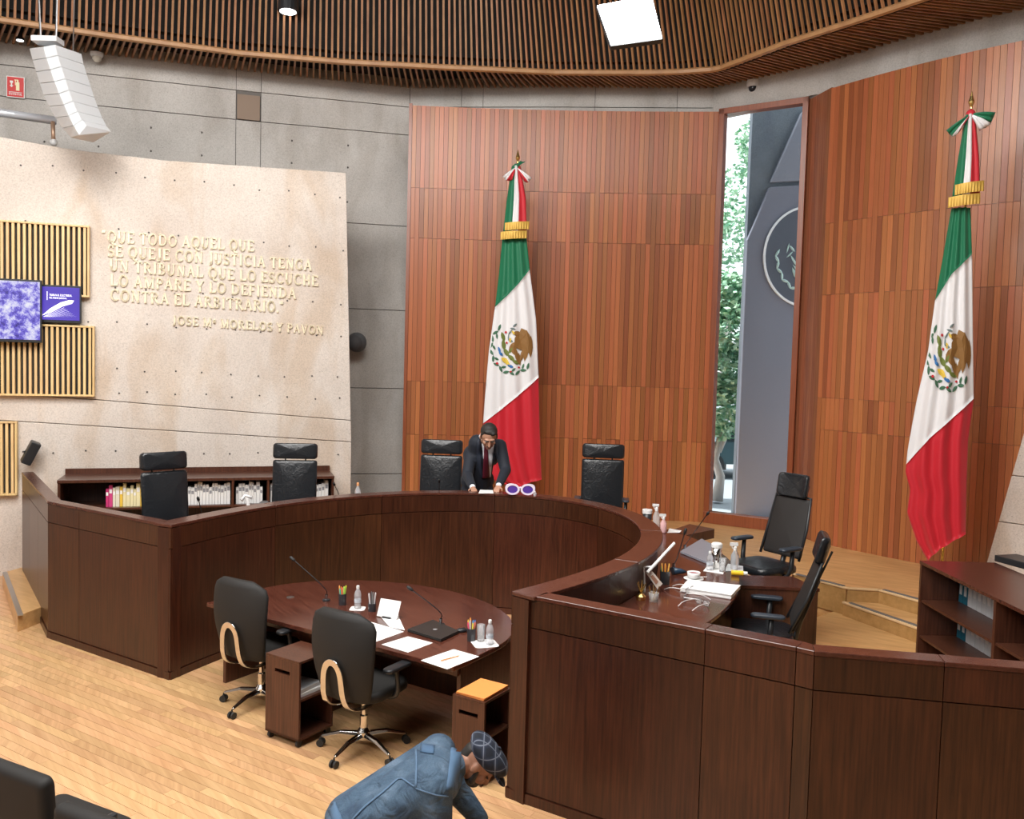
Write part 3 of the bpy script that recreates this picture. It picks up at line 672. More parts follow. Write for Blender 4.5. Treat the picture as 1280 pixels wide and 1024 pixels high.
# ================================================================ FURNITURE BUILDERS
def rrect(w_, h_, r, n=5):
    pts = []
    for cx, cy, a0 in ((w_/2-r, h_/2-r, 0), (-w_/2+r, h_/2-r, 90), (-w_/2+r, -h_/2+r, 180), (w_/2-r, -h_/2+r, 270)):
        for i in range(n+1): a = math.radians(a0+90*i/n); pts.append((cx+r*math.cos(a), cy+r*math.sin(a)))
    return pts
def cushion(name, m, parent, w_, d, h, loc, rot=(0, 0, 0), r=.06, crown=.012, bend=0, taper=0):
    """upholstered slab: rounded outline, swollen faces; local plane XY, thickness Z"""
    mb = MB(); rings = []
    for k, (zz, s) in enumerate([(-1, .86), (-.96, .93), (-.6, .99), (0, 1), (.6, .99), (.96, .93), (1, .86)]):
        ring_ = []
        for x, y in rrect(w_*s, d*s, r): 
            x_ = x*(1-taper*(y/d+.5)); ring_.append(Vector((x_, y, zz*h/2 + bend*(x_*x_*4/w_/w_))))
        rings.append(ring_)
    n = len(rings[0]); b = len(mb.v); mb.loft(rings, cap=False)
    for ri, sg in ((0, -1), (6, 1)):        # crowned faces as nested rings
        prev = [i for i in range(ri*n, ri*n+n)]
        for s2 in (.85, .66, .46, .24):
            cur = len(mb.v)
            for x, y in rrect(w_*.86, d*.86, r): 
                x_ = x*s2*(1-taper*(y*s2/d+.5)); mb.v.append((x_, y*s2, sg*(h/2+crown*(1-s2*s2)) + bend*(x_*x_*4/w_/w_)))
            for i in range(n):
                j = (i+1) % n; f = (prev[i], prev[j], cur+j, cur+i); mb.f.append(f if sg > 0 else f[::-1])
            prev = list(range(cur, cur+n))
        c0 = len(mb.v); mb.v.append((0, 0, sg*(h/2+crown)))
        for i in range(n):
            f = (prev[i], prev[(i+1) % n], c0); mb.f.append(f if sg > 0 else f[::-1])
    M_ = Matrix.Rotation(rot[2], 3, 'Z') @ Matrix.Rotation(rot[1], 3, 'Y') @ Matrix.Rotation(rot[0], 3, 'X')
    mb.v = [tuple(M_ @ Vector(v_) + Vector(loc)) for v_ in mb.v]
    return obj(name, mb, m, parent, smooth=True)
def starbase(t, m, mc, r=.32, hub=.13, colr=.028, top=.44, a0=.3):
    mb = MB(); mb.lathe([(.045, hub-.035), (.05, hub+.02), (colr, hub+.05), (colr, hub+.14), (.02, hub+.15), (.02, top)], (0, 0, 0)); obj('column', mb, mc, t, smooth=False)
    for k in range(5):
        a = a0+k*2*PI/5; d = Vector((math.cos(a), math.sin(a), 0)); n = Vector((-d.y, d.x, 0))
        rings = []
        for s, w2, z, h in ((.02, .03, hub, .03), (r*.55, .022, hub-.005, .022), (r, .014, hub-.05, .016)):
            c = d*s+Vector((0, 0, z)); rings.append([c+n*w2+Vector((0, 0, -h*.5)), c+n*w2*.6+Vector((0, 0, h*.5)), c-n*w2*.6+Vector((0, 0, h*.5)), c-n*w2+Vector((0, 0, -h*.5))])
        mb = MB(); mb.loft(rings); leg = obj('leg', mb, m, t, bevel=.004)
        c = d*(r+.005); mb = MB()
        for sg in (-1, 1): mb.tube([c+n*sg*.009+Vector((0, 0, .028)), c+n*sg*.026+Vector((0, 0, .028))], .028, 12)
        mb.tube([c+Vector((0, 0, .03)), c+Vector((0, 0, .075))], .007, 6); obj('caster', mb, RUB, leg)
def task_chair(loc, rz, label, group):
    t = thing('task_chair', label, 'chair', loc, rz, group)
    starbase(t, CHR, CHR, .33, .13, .03, .42, 1.0)
    cushion('seat', FAB, t, .50, .50, .08, (0, .03, .49), r=.12)
    mb = MB(); mb.box((0, .02, .43), (.26, .26, .035)); obj('seat_mechanism', mb, PLA, t, bevel=.01)
    # tall shell back with shoulders narrowing to the waist
    mb = MB(); rings = []
    for k in range(13):
        s = k/12; z = .47+.65*s; hw = .262*(.84+.32*math.sin(PI*min(1, s*1.05)**.8*.62)); hw *= (1 if s < .85 else math.sqrt(max(.08, 1-((s-.85)/.16)**2*.75)))
        yc = -.235-.05*math.sin(PI*s)-.05*s; ring_ = []
        for i in range(16):
            a = 2*PI*i/16; x = hw*math.cos(a)*(abs(math.cos(a))**-.35 if abs(math.cos(a)) > .1 else 1); x = max(-hw, min(hw, x))
            ring_.append(Vector((x, yc+.035*math.sin(a)+.05*(x/.25)**2, z)))
        rings.append(ring_)
    mb.loft(rings); obj('backrest', mb, FAB, t, smooth=True)
    mb = MB(); pts = []
    for a in range(-90, 271, 18):
        pass
    path = [(.0, .10, .40), (.10, .0, .39), (.105, -.16, .385), (.10, -.29, .43), (.092, -.335, .52), (.085, -.345, .62), (.075, -.35, .70), (.045, -.355, .755), (0, -.357, .775)]
    path = path+[(-x, y, z) for x, y, z in path[-2::-1]]
    def smoothp(p, n=2):
        p = [Vector(q) for q in p]
        for _ in range(n):
            o_ = [p[0]]
            for a, b in zip(p[:-1], p[1:]): o_ += [a*.75+b*.25, a*.25+b*.75]
            p = o_+[p[-1]]
        return p
    pp = smoothp(path); rings = []
    for i, p in enumerate(pp):
        tt = (pp[min(i+1, len(pp)-1)]-pp[max(i-1, 0)]).normalized(); outw = Vector((0, -.25, .0)) if p.z > .42 else Vector((0, 0, -1)); outw = (outw-tt*outw.dot(tt)).normalized(); sd = tt.cross(outw)
        rings.append([p+sd*.024+outw*.007, p-sd*.024+outw*.007, p-sd*.024-outw*.007, p+sd*.024-outw*.007])
    mb.loft(rings); obj('chrome_loop', mb, CHR, t, bevel=.003, smooth=False)
    for sx in (-1, 1):
        mb = MB(); mb.tube(smoothp([(sx*.13, .04, .43), (sx*.27, .05, .45), (sx*.295, .03, .56), (sx*.29, .01, .665)]), .018, 8); a = obj('armrest', mb, PLA, t, smooth=True)
        cushion('arm_pad', PLA, a, .085, .27, .03, (sx*.285, .03, .685), r=.035, crown=.006)
    return t
def high_back_chair(loc, rz, label, group, leather=True, tilt=.10, bw=.56):
    t = thing('high_back_chair', label, 'chair', loc, rz, group); up = LEA if leather else MESHB
    starbase(t, PLA, PLA, .33, .13, .03, .42)
    cushion('seat', LEA, t, .52, .52, .09, (0, .04, .485), r=.10)
    mb = MB(); mb.box((0, .0, .42), (.28, .3, .04)); obj('seat_mechanism', mb, PLA, t, bevel=.01)
    M_ = PI/2+tilt; sn, cs = math.sin(tilt), math.cos(tilt)
    bq = lambda x, q, o: (x, -.29-q*sn-o*cs, .87+q*cs-o*sn)
    cushion('backrest', up, t, bw if leather else .48, .66 if leather else .60, .05 if leather else .035, bq(0, 0, 0), (M_, 0, 0), r=.03, crown=.005, bend=.03, taper=0 if leather else .08)
    cushion('headrest', LEA, t, bw if leather else .37, .19 if leather else .24, .085 if leather else .06, bq(0, .44 if leather else .42, .0 if leather else .01), (M_-(0 if leather else .12), 0, 0), r=.04, crown=.005, bend=.03 if leather else -.05)
    for sx in (-1, 1): mb = MB(); mb.tube([bq(sx*.12, .15, .05), bq(sx*.12, .44, .055)], .010, 6); obj('headrest_post', mb, PLA, t)
    mb = MB(); mb.tube([(0, -.05, .43), (0, -.24, .46), bq(0, -.25, .07), bq(0, .15, .06)], .028, 8); obj('spine', mb, PLA, t, smooth=True)
    if not leather:
        mb = MB(); mb.tube([bq(-.245, -.32, .0), bq(-.24, 0, .02), bq(-.215, .31, .01), bq(0, .33, .045), bq(.215, .31, .01), bq(.24, 0, .02), bq(.245, -.32, .0)], .014, 6); obj('back_frame', mb, PLA, t, smooth=True)
    for sx in (-1, 1):
        mb = MB(); mb.tube([(sx*.14, 0, .43), (sx*.285, 0, .44), (sx*.31, -.02, .52), (sx*.31, -.03, .70)], [.018, .02, .026, .022], 8); a = obj('armrest', mb, PLA, t, smooth=True)
        cushion('arm_pad', PLAB, a, .09, .28, .03, (sx*.31, .0, .715), r=.035, crown=.006)
    return t

task_chair(W(-.72, .10), -TH+.05, 'black fabric task chair with chrome loop, farther left at the clerks table', 'task chairs at the clerks table')
task_chair(W(.55, -.04), -TH+.02, 'black fabric task chair with chrome loop, nearer one beside the denim-jacketed person', 'task chairs at the clerks table')
def place_hb(px, py, z, Y, fx, fy, label, group, **kw):
    p = D(px, py, Y); f = Vector((fx, fy, 0)).normalized(); c = Vector((p.x, p.y, 0))+f*.35
    t = high_back_chair((c.x, c.y, z), math.atan2(-f.x, f.y), label, group, **kw); return t
GC = 'black leather judges chairs behind the bench'
place_hb(552, 575, POD, 11.45, -.1, -1, 'black leather high-back chair just left of the suited person', GC)
place_hb(754, 573, POD, 11.45, -.12, -1, 'black leather high-back chair right of the central flag', GC)
place_hb(369, 577, POD, 10.45, .10, -1, 'black leather high-back chair before the books under the inscription', GC, bw=.53)
place_hb(205, 597, POD, 9.15, .72, -.69, 'black leather high-back chair behind the left corner of the bench', GC, bw=.50)
c = G(956, 706, POD+.50); high_back_chair((c.x, c.y, POD), face((0, 0), (-.88, -.55)), 'black mesh chair on the platform before the tall window', 'mesh chairs at the right wing', False, tilt=.27)
c = G(958, 786, LOW+.52); high_back_chair((c.x, c.y, LOW), face((0, 0), (-1, .28)), 'black mesh chair side-on behind the right wing', 'mesh chairs at the right wing', False, tilt=.36)

def cart(name, loc, rz, w_, d, h, label, openside=1):
    t = thing(name, label, 'cabinet', loc, rz, 'rolling carts at the clerks table'); th = .018; z0 = .055
    mb = MB(); mb.box((0, 0, h-th/2), (w_, d, th)); obj('top', mb, MAHOP, t, bevel=.002)
    mb = MB(); mb.box((0, 0, z0+th/2), (w_, d, th)); obj('base', mb, MAHOP, t)
    # front (-Y) panel with hand slot: built as four rails round the slot
    hs, sl = h-.125, .16
    mb = MB(); H0 = z0; 
    mb.box((0, -d/2+th/2, (H0+hs)/2), (w_, th, hs-H0)); mb.box((0, -d/2+th/2, (hs+.03+h-th)/2), (w_, th, h-th-hs-.03))
    for sx in (-1, 1): mb.box((sx*(w_/2+sl/2)/2, -d/2+th/2, hs+.015), (w_/2-sl/2, th, .03))
    obj('front_panel', mb, MAHOP, t)
    mb = MB(); mb.box((-w_/2+th/2, 0, (z0+h)/2), (th, d-2*th, h-z0-2*th)); obj('side_panel', mb, MAHOP, t)
    mb = MB(); mb.box((0, d/2-th/2, (z0+h)/2), (w_, th, h-z0-2*th)); obj('back_panel', mb, MAHOP, t)
    mb = MB(); mb.box((.01, 0, z0+(h-z0)*.50), (w_-.03, d-2*th, th)); obj('shelf', mb, MAHOP, t)
    for sx in (-1, 1):
        for sy in (-1, 1):
            mb = MB(); c = Vector((sx*(w_/2-.03), sy*(d/2-.03), .026)); mb.tube([c-Vector((.012, 0, 0)), c+Vector((.012, 0, 0))], .026, 10); mb.box((c.x, c.y, .05), (.03, .03, .01)); obj('caster', mb, RUB, t)
    return t
cw = W(-.03, -.13); cart('rolling_cart', (cw.x, cw.y, 0), -TH, .36, .36, .66, 'dark wooden rolling cart with open shelf between the two task chairs')
cw = W(1.47, .17); cart('rolling_cart', (cw.x, cw.y, 0), -TH, .27, .34, .60, 'brown rolling cart with an orange folder on top')
mb = MB(); mb.box((0, 0, .006), (.235, .31, .012)); mb.box((.004, -.004, .017), (.235, .31, .008), .02); o = obj('folder', mb, mat('orange_folder', (.84, .31, .08), .55), bevel=.002); o.location = (cw.x, cw.y, .601); o.rotation_euler = (0, 0, -TH); tag(o, 'orange paper folder lying on the nearer rolling cart', 'folder')
c0 = W(-.01, -.15)
for i, (dz, s, lab) in enumerate([(0, .24, 'lower white ring-bound booklet on the shelf of the rolling cart'), (.032, .22, 'upper grey booklet on the shelf of the rolling cart')]):
    mb = MB(); mb.box((0, 0, .015), (s, s*1.1, .03)); o = obj('booklet', mb, mat('grey_booklet', (.55, .56, .58), .6) if i else PAP, bevel=.003); o.location = (c0.x, c0.y, .362+dz); o.rotation_euler = (0, 0, -TH+.1*i); tag(o, lab, 'booklet', 'booklets in the rolling cart')

# ================================================================ BOOKCASES
def place(o, p, rz=0): o.location = p; o.rotation_euler = (0, 0, rz); return o
bcl = thing('long_low_bookcase', 'long low mahogany bookcase under the inscription, filled with books', 'bookcase', S(2.2, POD, .4))
rs = math.atan2(SD.y, SD.x)
bs0, bs1, bd = .52, 3.92, .62
mb = MB(); c = S((bs0+bs1)/2, 1.31, .02+bd/2+.0); mb.box((c.x, c.y, 1.30), (bs1-bs0, bd, .04), rs); obj('top', mb, MAHOP, bcl, world=True, bevel=.004)
c = S((bs0+bs1)/2, 0, .04); mb = MB(); mb.box((c.x, c.y, 1.355), (bs1-bs0, .03, .07), rs); obj('upstand', mb, MAHOP, bcl, world=True)
c = S((bs0+bs1)/2, 0, .05); mb = MB(); mb.box((c.x, c.y, (POD+1.28)/2), (bs1-bs0-.02, .02, 1.28-POD), rs); obj('back_panel', mb, MAHOP, bcl, world=True)
for z in (.56, .94):
    c = S((bs0+bs1)/2, 0, .04+bd/2); mb = MB(); mb.box((c.x, c.y, z), (bs1-bs0-.02, bd-.08, .025), rs); obj('shelf', mb, MAHOP, bcl, world=True)
for s_ in (bs0+.02, 1.62, 2.60, 3.05, bs1-.02):
    c = S(s_, 0, .04+bd/2); mb = MB(); mb.box((c.x, c.y, (POD+1.28)/2), (.03, bd-.06, 1.28-POD), rs); obj('divider', mb, MAHOP, bcl, world=True)
ORD = 'first second third fourth fifth sixth seventh eighth ninth tenth eleventh twelfth thirteenth fourteenth fifteenth sixteenth seventeenth eighteenth nineteenth twentieth'.split()
def ordn(k): return ORD[k] if k < 20 else 'twenty-'+ORD[k-20]
def books(s0, s1, cols, group, lab, thick=(.03, .055), o=.50, zb=.953, hr=(.22, .30)):
    s = s0; k = 0; ms = {}
    while s < s1-.03:
        t_ = R.uniform(*thick); h = R.uniform(*hr); cname, cc, word = cols[k % len(cols)] if not callable(cols) else cols(k)
        mb = MB(); mb.box((0, 0, h/2), (t_-.003, .2, h)); b = obj('book', mb, mat('book_'+cname, cc, .6), bevel=.002)
        place(b, S(s+t_/2, zb, o-.12), rs); tag(b, ordn(k)+' in the '+word, 'book', group)
        mb = MB(); mb.box((0, -.101, h*.72), (t_*.7, .003, h*.18)); obj('spine_label', mb, PAP if cname != 'white' else mat('label_grey', (.25, .25, .27), .6), b)
        s += t_; k += 1
WB = ('white', (.74, .74, .73), 'white volumes in the BAY of the low bookcase')
seq = [('magenta', (.55, .03, .16), 'coloured book row in the low bookcase, magenta'), ('magenta2', (.60, .05, .20), 'coloured book row in the low bookcase, magenta'), ('cream', (.75, .70, .55), 'coloured book row in the low bookcase, cream'), ('cream', (.75, .70, .55), 'coloured book row in the low bookcase, cream'), ('yellow', (.80, .52, .06), 'coloured book row in the low bookcase, yellow')]+[('paleyellow', (.80, .72, .42), 'coloured book row in the low bookcase, pale yellow')]*5+[('yellow', (.80, .52, .06), 'coloured book row in the low bookcase, yellow')]*2
books(1.06, 1.58, lambda k: seq[min(k, len(seq)-1)], 'coloured books left of the black leather chair', '', o=.56)
bw = [('bw_white', (.78, .78, .77), 'black-and-white binder row behind the left chair, white'), ('bw_black', (.03, .03, .03), 'black-and-white binder row behind the left chair, black')]
books(1.66, 2.02, bw, 'black and white binders behind the left chair', '', thick=(.03, .045), o=.56)
books(2.04, 2.58, [(WB[0], WB[1], WB[2].replace('BAY', 'bay beside the divider'))], 'white volumes in the long low bookcase', '', o=.56)
books(2.64, 3.00, [(WB[0], WB[1], WB[2].replace('BAY', 'narrow bay'))], 'white volumes in the long low bookcase', '', o=.56)
books(3.08, 3.85, [(WB[0], WB[1], WB[2].replace('BAY', 'rightmost bay'))], 'white volumes in the long low bookcase', '', o=.56)
bcr = thing('side_bookcase', 'dark mahogany bookcase with open shelves of binders on the right', 'bookcase', (4.15, 6.4, LOW))
X0, Xd, X1, Y1, Y0 = 3.80, 4.38, 4.50, 7.90, 5.0
mb = MB(); mb.box(((X0+X1)/2, (Y0+Y1)/2, 1.185), (X1-X0, Y1-Y0, .03)); obj('top', mb, MAHORIM, bcr, world=True, bevel=.003)
mb = MB(); mb.box(((X0+X1)/2, Y1-.02, (LOW+1.17)/2), (X1-X0-.01, .03, 1.17-LOW)); obj('end_panel', mb, MAHOP, bcr, world=True)
for yy in (6.66, 5.5): mb = MB(); mb.box(((X0+Xd)/2+.005, yy, (LOW+1.17)/2), (Xd-X0-.01, .035, 1.17-LOW)); obj('divider', mb, MAHOP, bcr, world=True)
mb = MB(); mb.box((Xd+.02, (Y0+Y1)/2, (LOW+1.17)/2), (.02, Y1-Y0-.06, 1.17-LOW)); obj('back_panel', mb, MAHOP, bcr, world=True)
for z in (.20, .50, .83): mb = MB(); mb.box(((X0+Xd)/2+.01, (Y0+Y1)/2, z), (Xd-X0-.02, Y1-Y0-.06, .022)); obj('shelf', mb, MAHOP, bcr, world=True)
for zb, nm in ((.842, 'upper'), (.512, 'lower')):
    for k in range(14):
        y = 7.81-k*.078
        if y < 6.74: break
        teal = k < 2; mb = MB(); hh = .24 if not teal else .20; mb.box((0, 0, hh/2), (.20, .072, hh)); b = obj('binder', mb, mat('teal_binder', (.02, .16, .24), .5) if teal else mat('white_binder', (.72, .74, .76), .5), bevel=.003)
        place(b, (4.25, y, zb)); tag(b, ordn(k if teal else k-2)+' '+('teal' if teal else 'white')+' binder from the far end on the '+nm+' shelf of the dark right bookcase', 'binder', ('teal' if teal else 'white')+' binders on the '+nm+' shelf at right')
        mb = MB(); mb.box((-.101, 0, hh*.6), (.003, .04, .09)); obj('spine_label', mb, PAP, b)
mb = MB(); mb.box((0, 0, .03), (.26, .34, .06)); o = place(obj('equipment_box', mb, PLA, bevel=.006), G(1268, 703, 1.2)-Vector((0, .1, 0)), .3); tag(o, 'flat black box lying on top of the right bookcase', 'box'); o.location.z = 1.2
mb = MB(); mb.box((0, -.172, .03), (.2, .004, .02)); obj('vent_strip', mb, mat('dark_grey_plastic', (.06, .06, .065), .5), o)

# ================================================================ FLAGS
def flag(root_label, Pt, nrm, leftE, rightE, gw, wr_, ztop_px, bow, sash, fin, emb, group):
    """cloth outlines are real outlines of the hanging flag measured in its own upright plane"""
    Pt = Vector(Pt); nrm = Vector(nrm).normalized(); ax = Vector((-nrm.y, nrm.x, 0)); ax = ax if ax.x > 0 else -ax
    def loc(px): d = ray(*px); t = (Pt-CO).dot(nrm)/d.dot(nrm); P = CO+d*t; return Vector(((P-Pt).dot(ax), P.z))
    def wp(a, z, o=0.0): return Vector((Pt.x, Pt.y, 0))+ax*a+nrm*o+Vector((0, 0, z))
    LE = [loc(p) for p in leftE]; RE = [loc(p) for p in rightE]
    t = thing('ceremonial_flag', root_label, 'flag', (Pt.x, Pt.y, POD), 0, group)
    def edge(E_, z):
        if z >= E_[0].y: return E_[0].x
        for p, q in zip(E_[:-1], E_[1:]):
            if z >= q.y: return p.x+(q.x-p.x)*(p.y-z)/(p.y-q.y)
        return E_[-1].x
    zt = LE[0].y; zl, zr = LE[-1].y, RE[-1].y
    def bulge(s, z):
        k = min(1, (zt-z)/2.2); return .055+.10*math.sin(PI*s)**.8*(.5+.5*k)+(.012+.018*k)*math.sin(s*21+z*1.1)*min(1, 6*s*(1-s)+.2)
    def seam(pxs):
        Q = [loc(p) for p in pxs]; return lambda s: Q[0].y+(Q[-1].y-Q[0].y)*s if len(Q) == 2 else (Q[0].y+(Q[1].y-Q[0].y)*s/.35 if s < .35 else Q[1].y+(Q[2].y-Q[1].y)*(s-.35)/.65)
    top = lambda s: zt; g_ = seam(gw); w_ = seam(wr_)
    def bot(s): return zl+(zr-zl)*s
    def band(name, m, f0, f1, nx=36, ny=16):
        mb = MB()
        def P(s, k, back):
            z0, z1 = f0(s), f1(s); z = z0+(z1-z0)*k; a0, a1 = edge(LE, z), edge(RE, z); return wp(a0+(a1-a0)*s, z, bulge(s, z) if not back else .035*math.sin(PI*s)+.02)
        mb.grid(nx, ny, lambda x, y: P(x, y, False)); n = len(mb.v); mb.grid(nx, ny, lambda x, y: P(1-x, y, True))
        # join the side edges
        for j in range(ny):
            a, b = j*(nx+1), (j+1)*(nx+1); c_, d_ = n+j*(nx+1)+nx, n+(j+1)*(nx+1)+nx; mb.f.append((a, b, d_, c_)); a, b = a+nx, b+nx; c_, d_ = n+j*(nx+1), n+(j+1)*(nx+1); mb.f.append((b, a, c_, d_))
        for i in range(nx):
            mb.f.append((i, n+nx-i, n+nx-i-1, i+1)[::-1]); k = ny*(nx+1); mb.f.append((k+i, n+k+nx-i, n+k+nx-i-1, k+i+1))
        return obj(name, mb, m, t, world=True, smooth=True)
    band('green_band', GREEN, top, g_); wband = band('white_band', WHITE, g_, w_, ny=24); band('red_band', RED, w_, bot, ny=28)
    # pole, finial, foot
    f0 = loc(fin[0]); f1 = loc(fin[1]); mb = MB(); mb.tube([wp((LE[0].x+RE[0].x)/2, POD, -.02), wp(f0.x, f0.y-.5, .04), wp(f0.x, f0.y, .05)], .016, 8); obj('pole', mb, BRASS, t, world=True, smooth=True)
    hh = f1.y-f0.y; mb = MB(); mb.lathe([(.012, 0), (.022, .02), (.012, .04), (.012, hh*.25), (.030, hh*.42), (.034, hh*.5), (.016, hh*.75), (.003, hh)], wp(f0.x, f0.y, .05), 10); obj('finial', mb, BRASS, t, world=True)
    mb = MB(); mb.lathe([(.17, 0), (.17, .03), (.06, .06), (.03, .12)], wp((LE[0].x+RE[0].x)/2, POD, -.02), 20); obj('base', mb, BRASS, t, world=True)
    # sash ribbons
    sl, sr = [loc(p) for p in sash[0]], [loc(p) for p in sash[1]]
    for i, (nm, m) in enumerate((('green', GREEN), ('white', WHITE), ('red', RED))):
        mb = MB(); c0 = [0, .36, .64, 1][i]; c1 = [0, .36, .64, 1][i+1]
        def F(x, y):
            z = sl[0].y+(sl[-1].y-sl[0].y)*y; a = edge(sl, z); b = edge(sr, z); s = c0+(c1-c0)*x; return wp(a+(b-a)*s, z, .12+.05*math.sin(PI*s)+.012*math.sin(s*17+z*2))
        mb.grid(8, 14, F); obj(nm+'_ribbon', mb, m, t, world=True, smooth=True, solid=.012)
    for (za, zb_, dx) in ((.135, .02, .04), (.0, -.115, -.02)):
        mb = MB(); zc = sl[-1].y; a, b = edge(sl, zc)-.015+dx, edge(sr, zc)+.015+dx*.5
        mb.grid(40, 3, lambda x, y: wp(a+(b-a)*x, zc+za+(zb_-za)*y+.03*x, .160+.045*math.sin(PI*x)+.005*math.sin(x*60)*y)); obj('gold_fringe', mb, GOLD, t, world=True, smooth=False, solid=.005)
    # bow lobes: fans of coloured cloth from the knot
    k0 = loc(bow['knot']); mb = MB(); mb.ell(wp(k0.x, k0.y, .12), (.05, .05, .06)); obj('knot', mb, bow['kc'], t, world=True, smooth=True)
    for pa, pb, m in bow['fans']:
        A_, B_ = loc(pa), loc(pb); mb = MB()
        def F(x, y):
            q = A_.lerp(B_, x); r = k0.lerp(q, y); return wp(r.x, r.y, .12+.07*math.sin(PI*y*.8)+.02*math.sin(x*9))
        mb.grid(6, 6, F); obj('bow_fold', mb, m, t, world=True, smooth=True, solid=.016)
    # emblem
    (ecx, ecy, esx, esy) = emb
    def cloth(x, y, o=.008):      # emblem drawing coordinates -> on the cloth surface
        q = loc((ecx+x*esx, ecy+y*esy)); a0, a1 = edge(LE, q.y), edge(RE, q.y); s = min(.97, max(.03, (q.x-a0)/(a1-a0))); return wp(a0+(a1-a0)*s, q.y, bulge(s, q.y)+o)
    em = obj('emblem', MB().add([cloth(0, 0), cloth(.01, 0), cloth(0, .01)], [(0, 1, 2)]), BROWN, t, world=True)
    def leaf(mb, x, y, l, w2, ang, o=.008):
        ca, sa = math.cos(ang), math.sin(ang); pr_ = [(-1, 0), (-.5, .75), (.1, 1), (.6, .7), (1, 0), (.6, -.7), (.1, -1), (-.5, -.75)]
        P = [cloth(x+ca*a*l-sa*b*w2, y+sa*a*l+ca*b*w2, o) for a, b in pr_]; P.append(cloth(x, y, o+.004)); mb.add(P, [((i+1) % 8, i, 8) for i in range(8)])
    def part(nm, m, leaves, o=.010):
        mb = MB()
        for l in leaves: leaf(mb, *l, o=o)
        x = obj(nm, mb, m, em, world=True); return x
    r_ = math.radians
    wre = []
    for k in range(13):
        a = r_(128+k*15.5) ; wre.append((1.0*math.cos(a), -1.02*math.sin(a), .15, .06, -a+PI/2+(.5 if k % 2 else -.5)))
        if k % 2: wre.append((.86*math.cos(a+.08), -.88*math.sin(a+.08), .12, .05, -a+PI/2-.7))
    part('wreath', LEAFG, wre)
    part('cactus', mat('cactus_green', (.16, .20, .04), .7), [(-.45, -.45, .2, .09, 1.2), (-.42, -.12, .22, .10, 1.4), (-.3, .18, .2, .1, .9), (-.08, .4, .2, .09, .6), (.15, .58, .18, .08, .3), (-.1, .1, .14, .07, 2.2)])
    part('eagle', BROWN, [(.35, -.25, .38, .30, 1.3), (.52, -.45, .36, .26, 1.2), (.72, -.2, .52, .16, 1.4), (.62, .05, .50, .13, 1.75), (.48, .2, .42, .10, 2.0), (.82, -.05, .45, .10, 1.6), (.05, .12, .26, .12, .9), (.18, .30, .34, .09, 1.3), (.05, -.05, .3, .16, 2.5), (.22, -.55, .22, .12, .3), (.3, .45, .26, .07, 1.45)], .013)
    part('serpent', mat('serpent_grey', (.16, .22, .22), .6), [(-.12, -.62, .16, .035, 2.3), (.0, -.76, .14, .035, .2), (.10, -.9, .12, .04, 2.6), (-.2, -.42, .14, .03, 1.6), (-.1, -.28, .12, .05, .4)], .016)
    part('beak', YEL, [(.02, -.6, .1, .05, .9), (-.12, -.3, .1, .06, 1.5), (-.36, .5, .2, .10, .5), (-.25, .62, .15, .07, .6)], .017)
    part('lake', BLUE, [(-.62, .08, .14, .06, 1.2), (-.55, .24, .12, .06, .6), (-.1, .74, .13, .06, .3), (-.2, .68, .1, .05, 1.0)], .017)
    part('red_fruit', RED, [(-.32, -.62, .06, .05, 0), (-.28, -.2, .05, .05, 0), (.28, .78, .06, .04, 0), (-.72, .62, .07, .05, 0), (-.1, .95, .05, .04, 0)], .018)
    return t
flag('tall tricolour flag with gold fringe standing behind the suited person', D(640, 400, 13.1), (0, -1, 0),
     [(628, 297), (624, 340), (619, 383), (611, 440), (606, 500), (602, 560), (617, 600), (650, 612)], [(658, 297), (663, 345), (670, 400), (673, 470), (674.5, 540), (677, 599)],
     [(618, 384), (662, 337)], [(604, 529), (673, 472)], 297,
     {'knot': (645, 212), 'kc': GREEN, 'fans': [((629, 224), (633, 229), WHITE), ((633, 229), (640, 228), RED), ((656, 230), (660, 231), RED), ((660, 231), (664, 226), WHITE), ((650, 205), (656, 206), GREEN)]},
     ([(640, 210), (634, 250), (629, 292)], [(650, 210), (657, 250), (658, 292)]), ((647, 208), (647.5, 188)), (641, 435, 27, 31), 'tricolour flags before the timber walls')
flag('tall tricolour flag with a large bow against the right timber wall', D(1200, 400, 9.85), (-.45, -.9, 0),
     [(1189, 262), (1179, 320), (1169, 375), (1160, 440), (1146, 500), (1135, 560), (1132, 590), (1138, 612), (1134, 640), (1146, 676), (1160, 700)], [(1213, 262), (1215, 320), (1216, 420), (1217, 500), (1210, 550), (1208, 610), (1207, 667)],
     [(1168, 376), (1182, 345), (1215, 318)], [(1134, 580), (1152, 546), (1211, 498)], 262,
     {'knot': (1213, 147), 'kc': RED, 'fans': [((1183, 168), (1190, 175), GREEN), ((1190, 175), (1196, 172), WHITE), ((1196, 172), (1201, 165), RED), ((1224, 168), (1238, 160), WHITE), ((1238, 158), (1243, 146), GREEN)]},
     ([(1207, 148), (1198, 200), (1190, 250)], [(1218, 148), (1223, 200), (1224, 250)]), ((1213.5, 142), (1214, 116)), (1187, 445, 29, 41), 'tricolour flags before the timber walls')

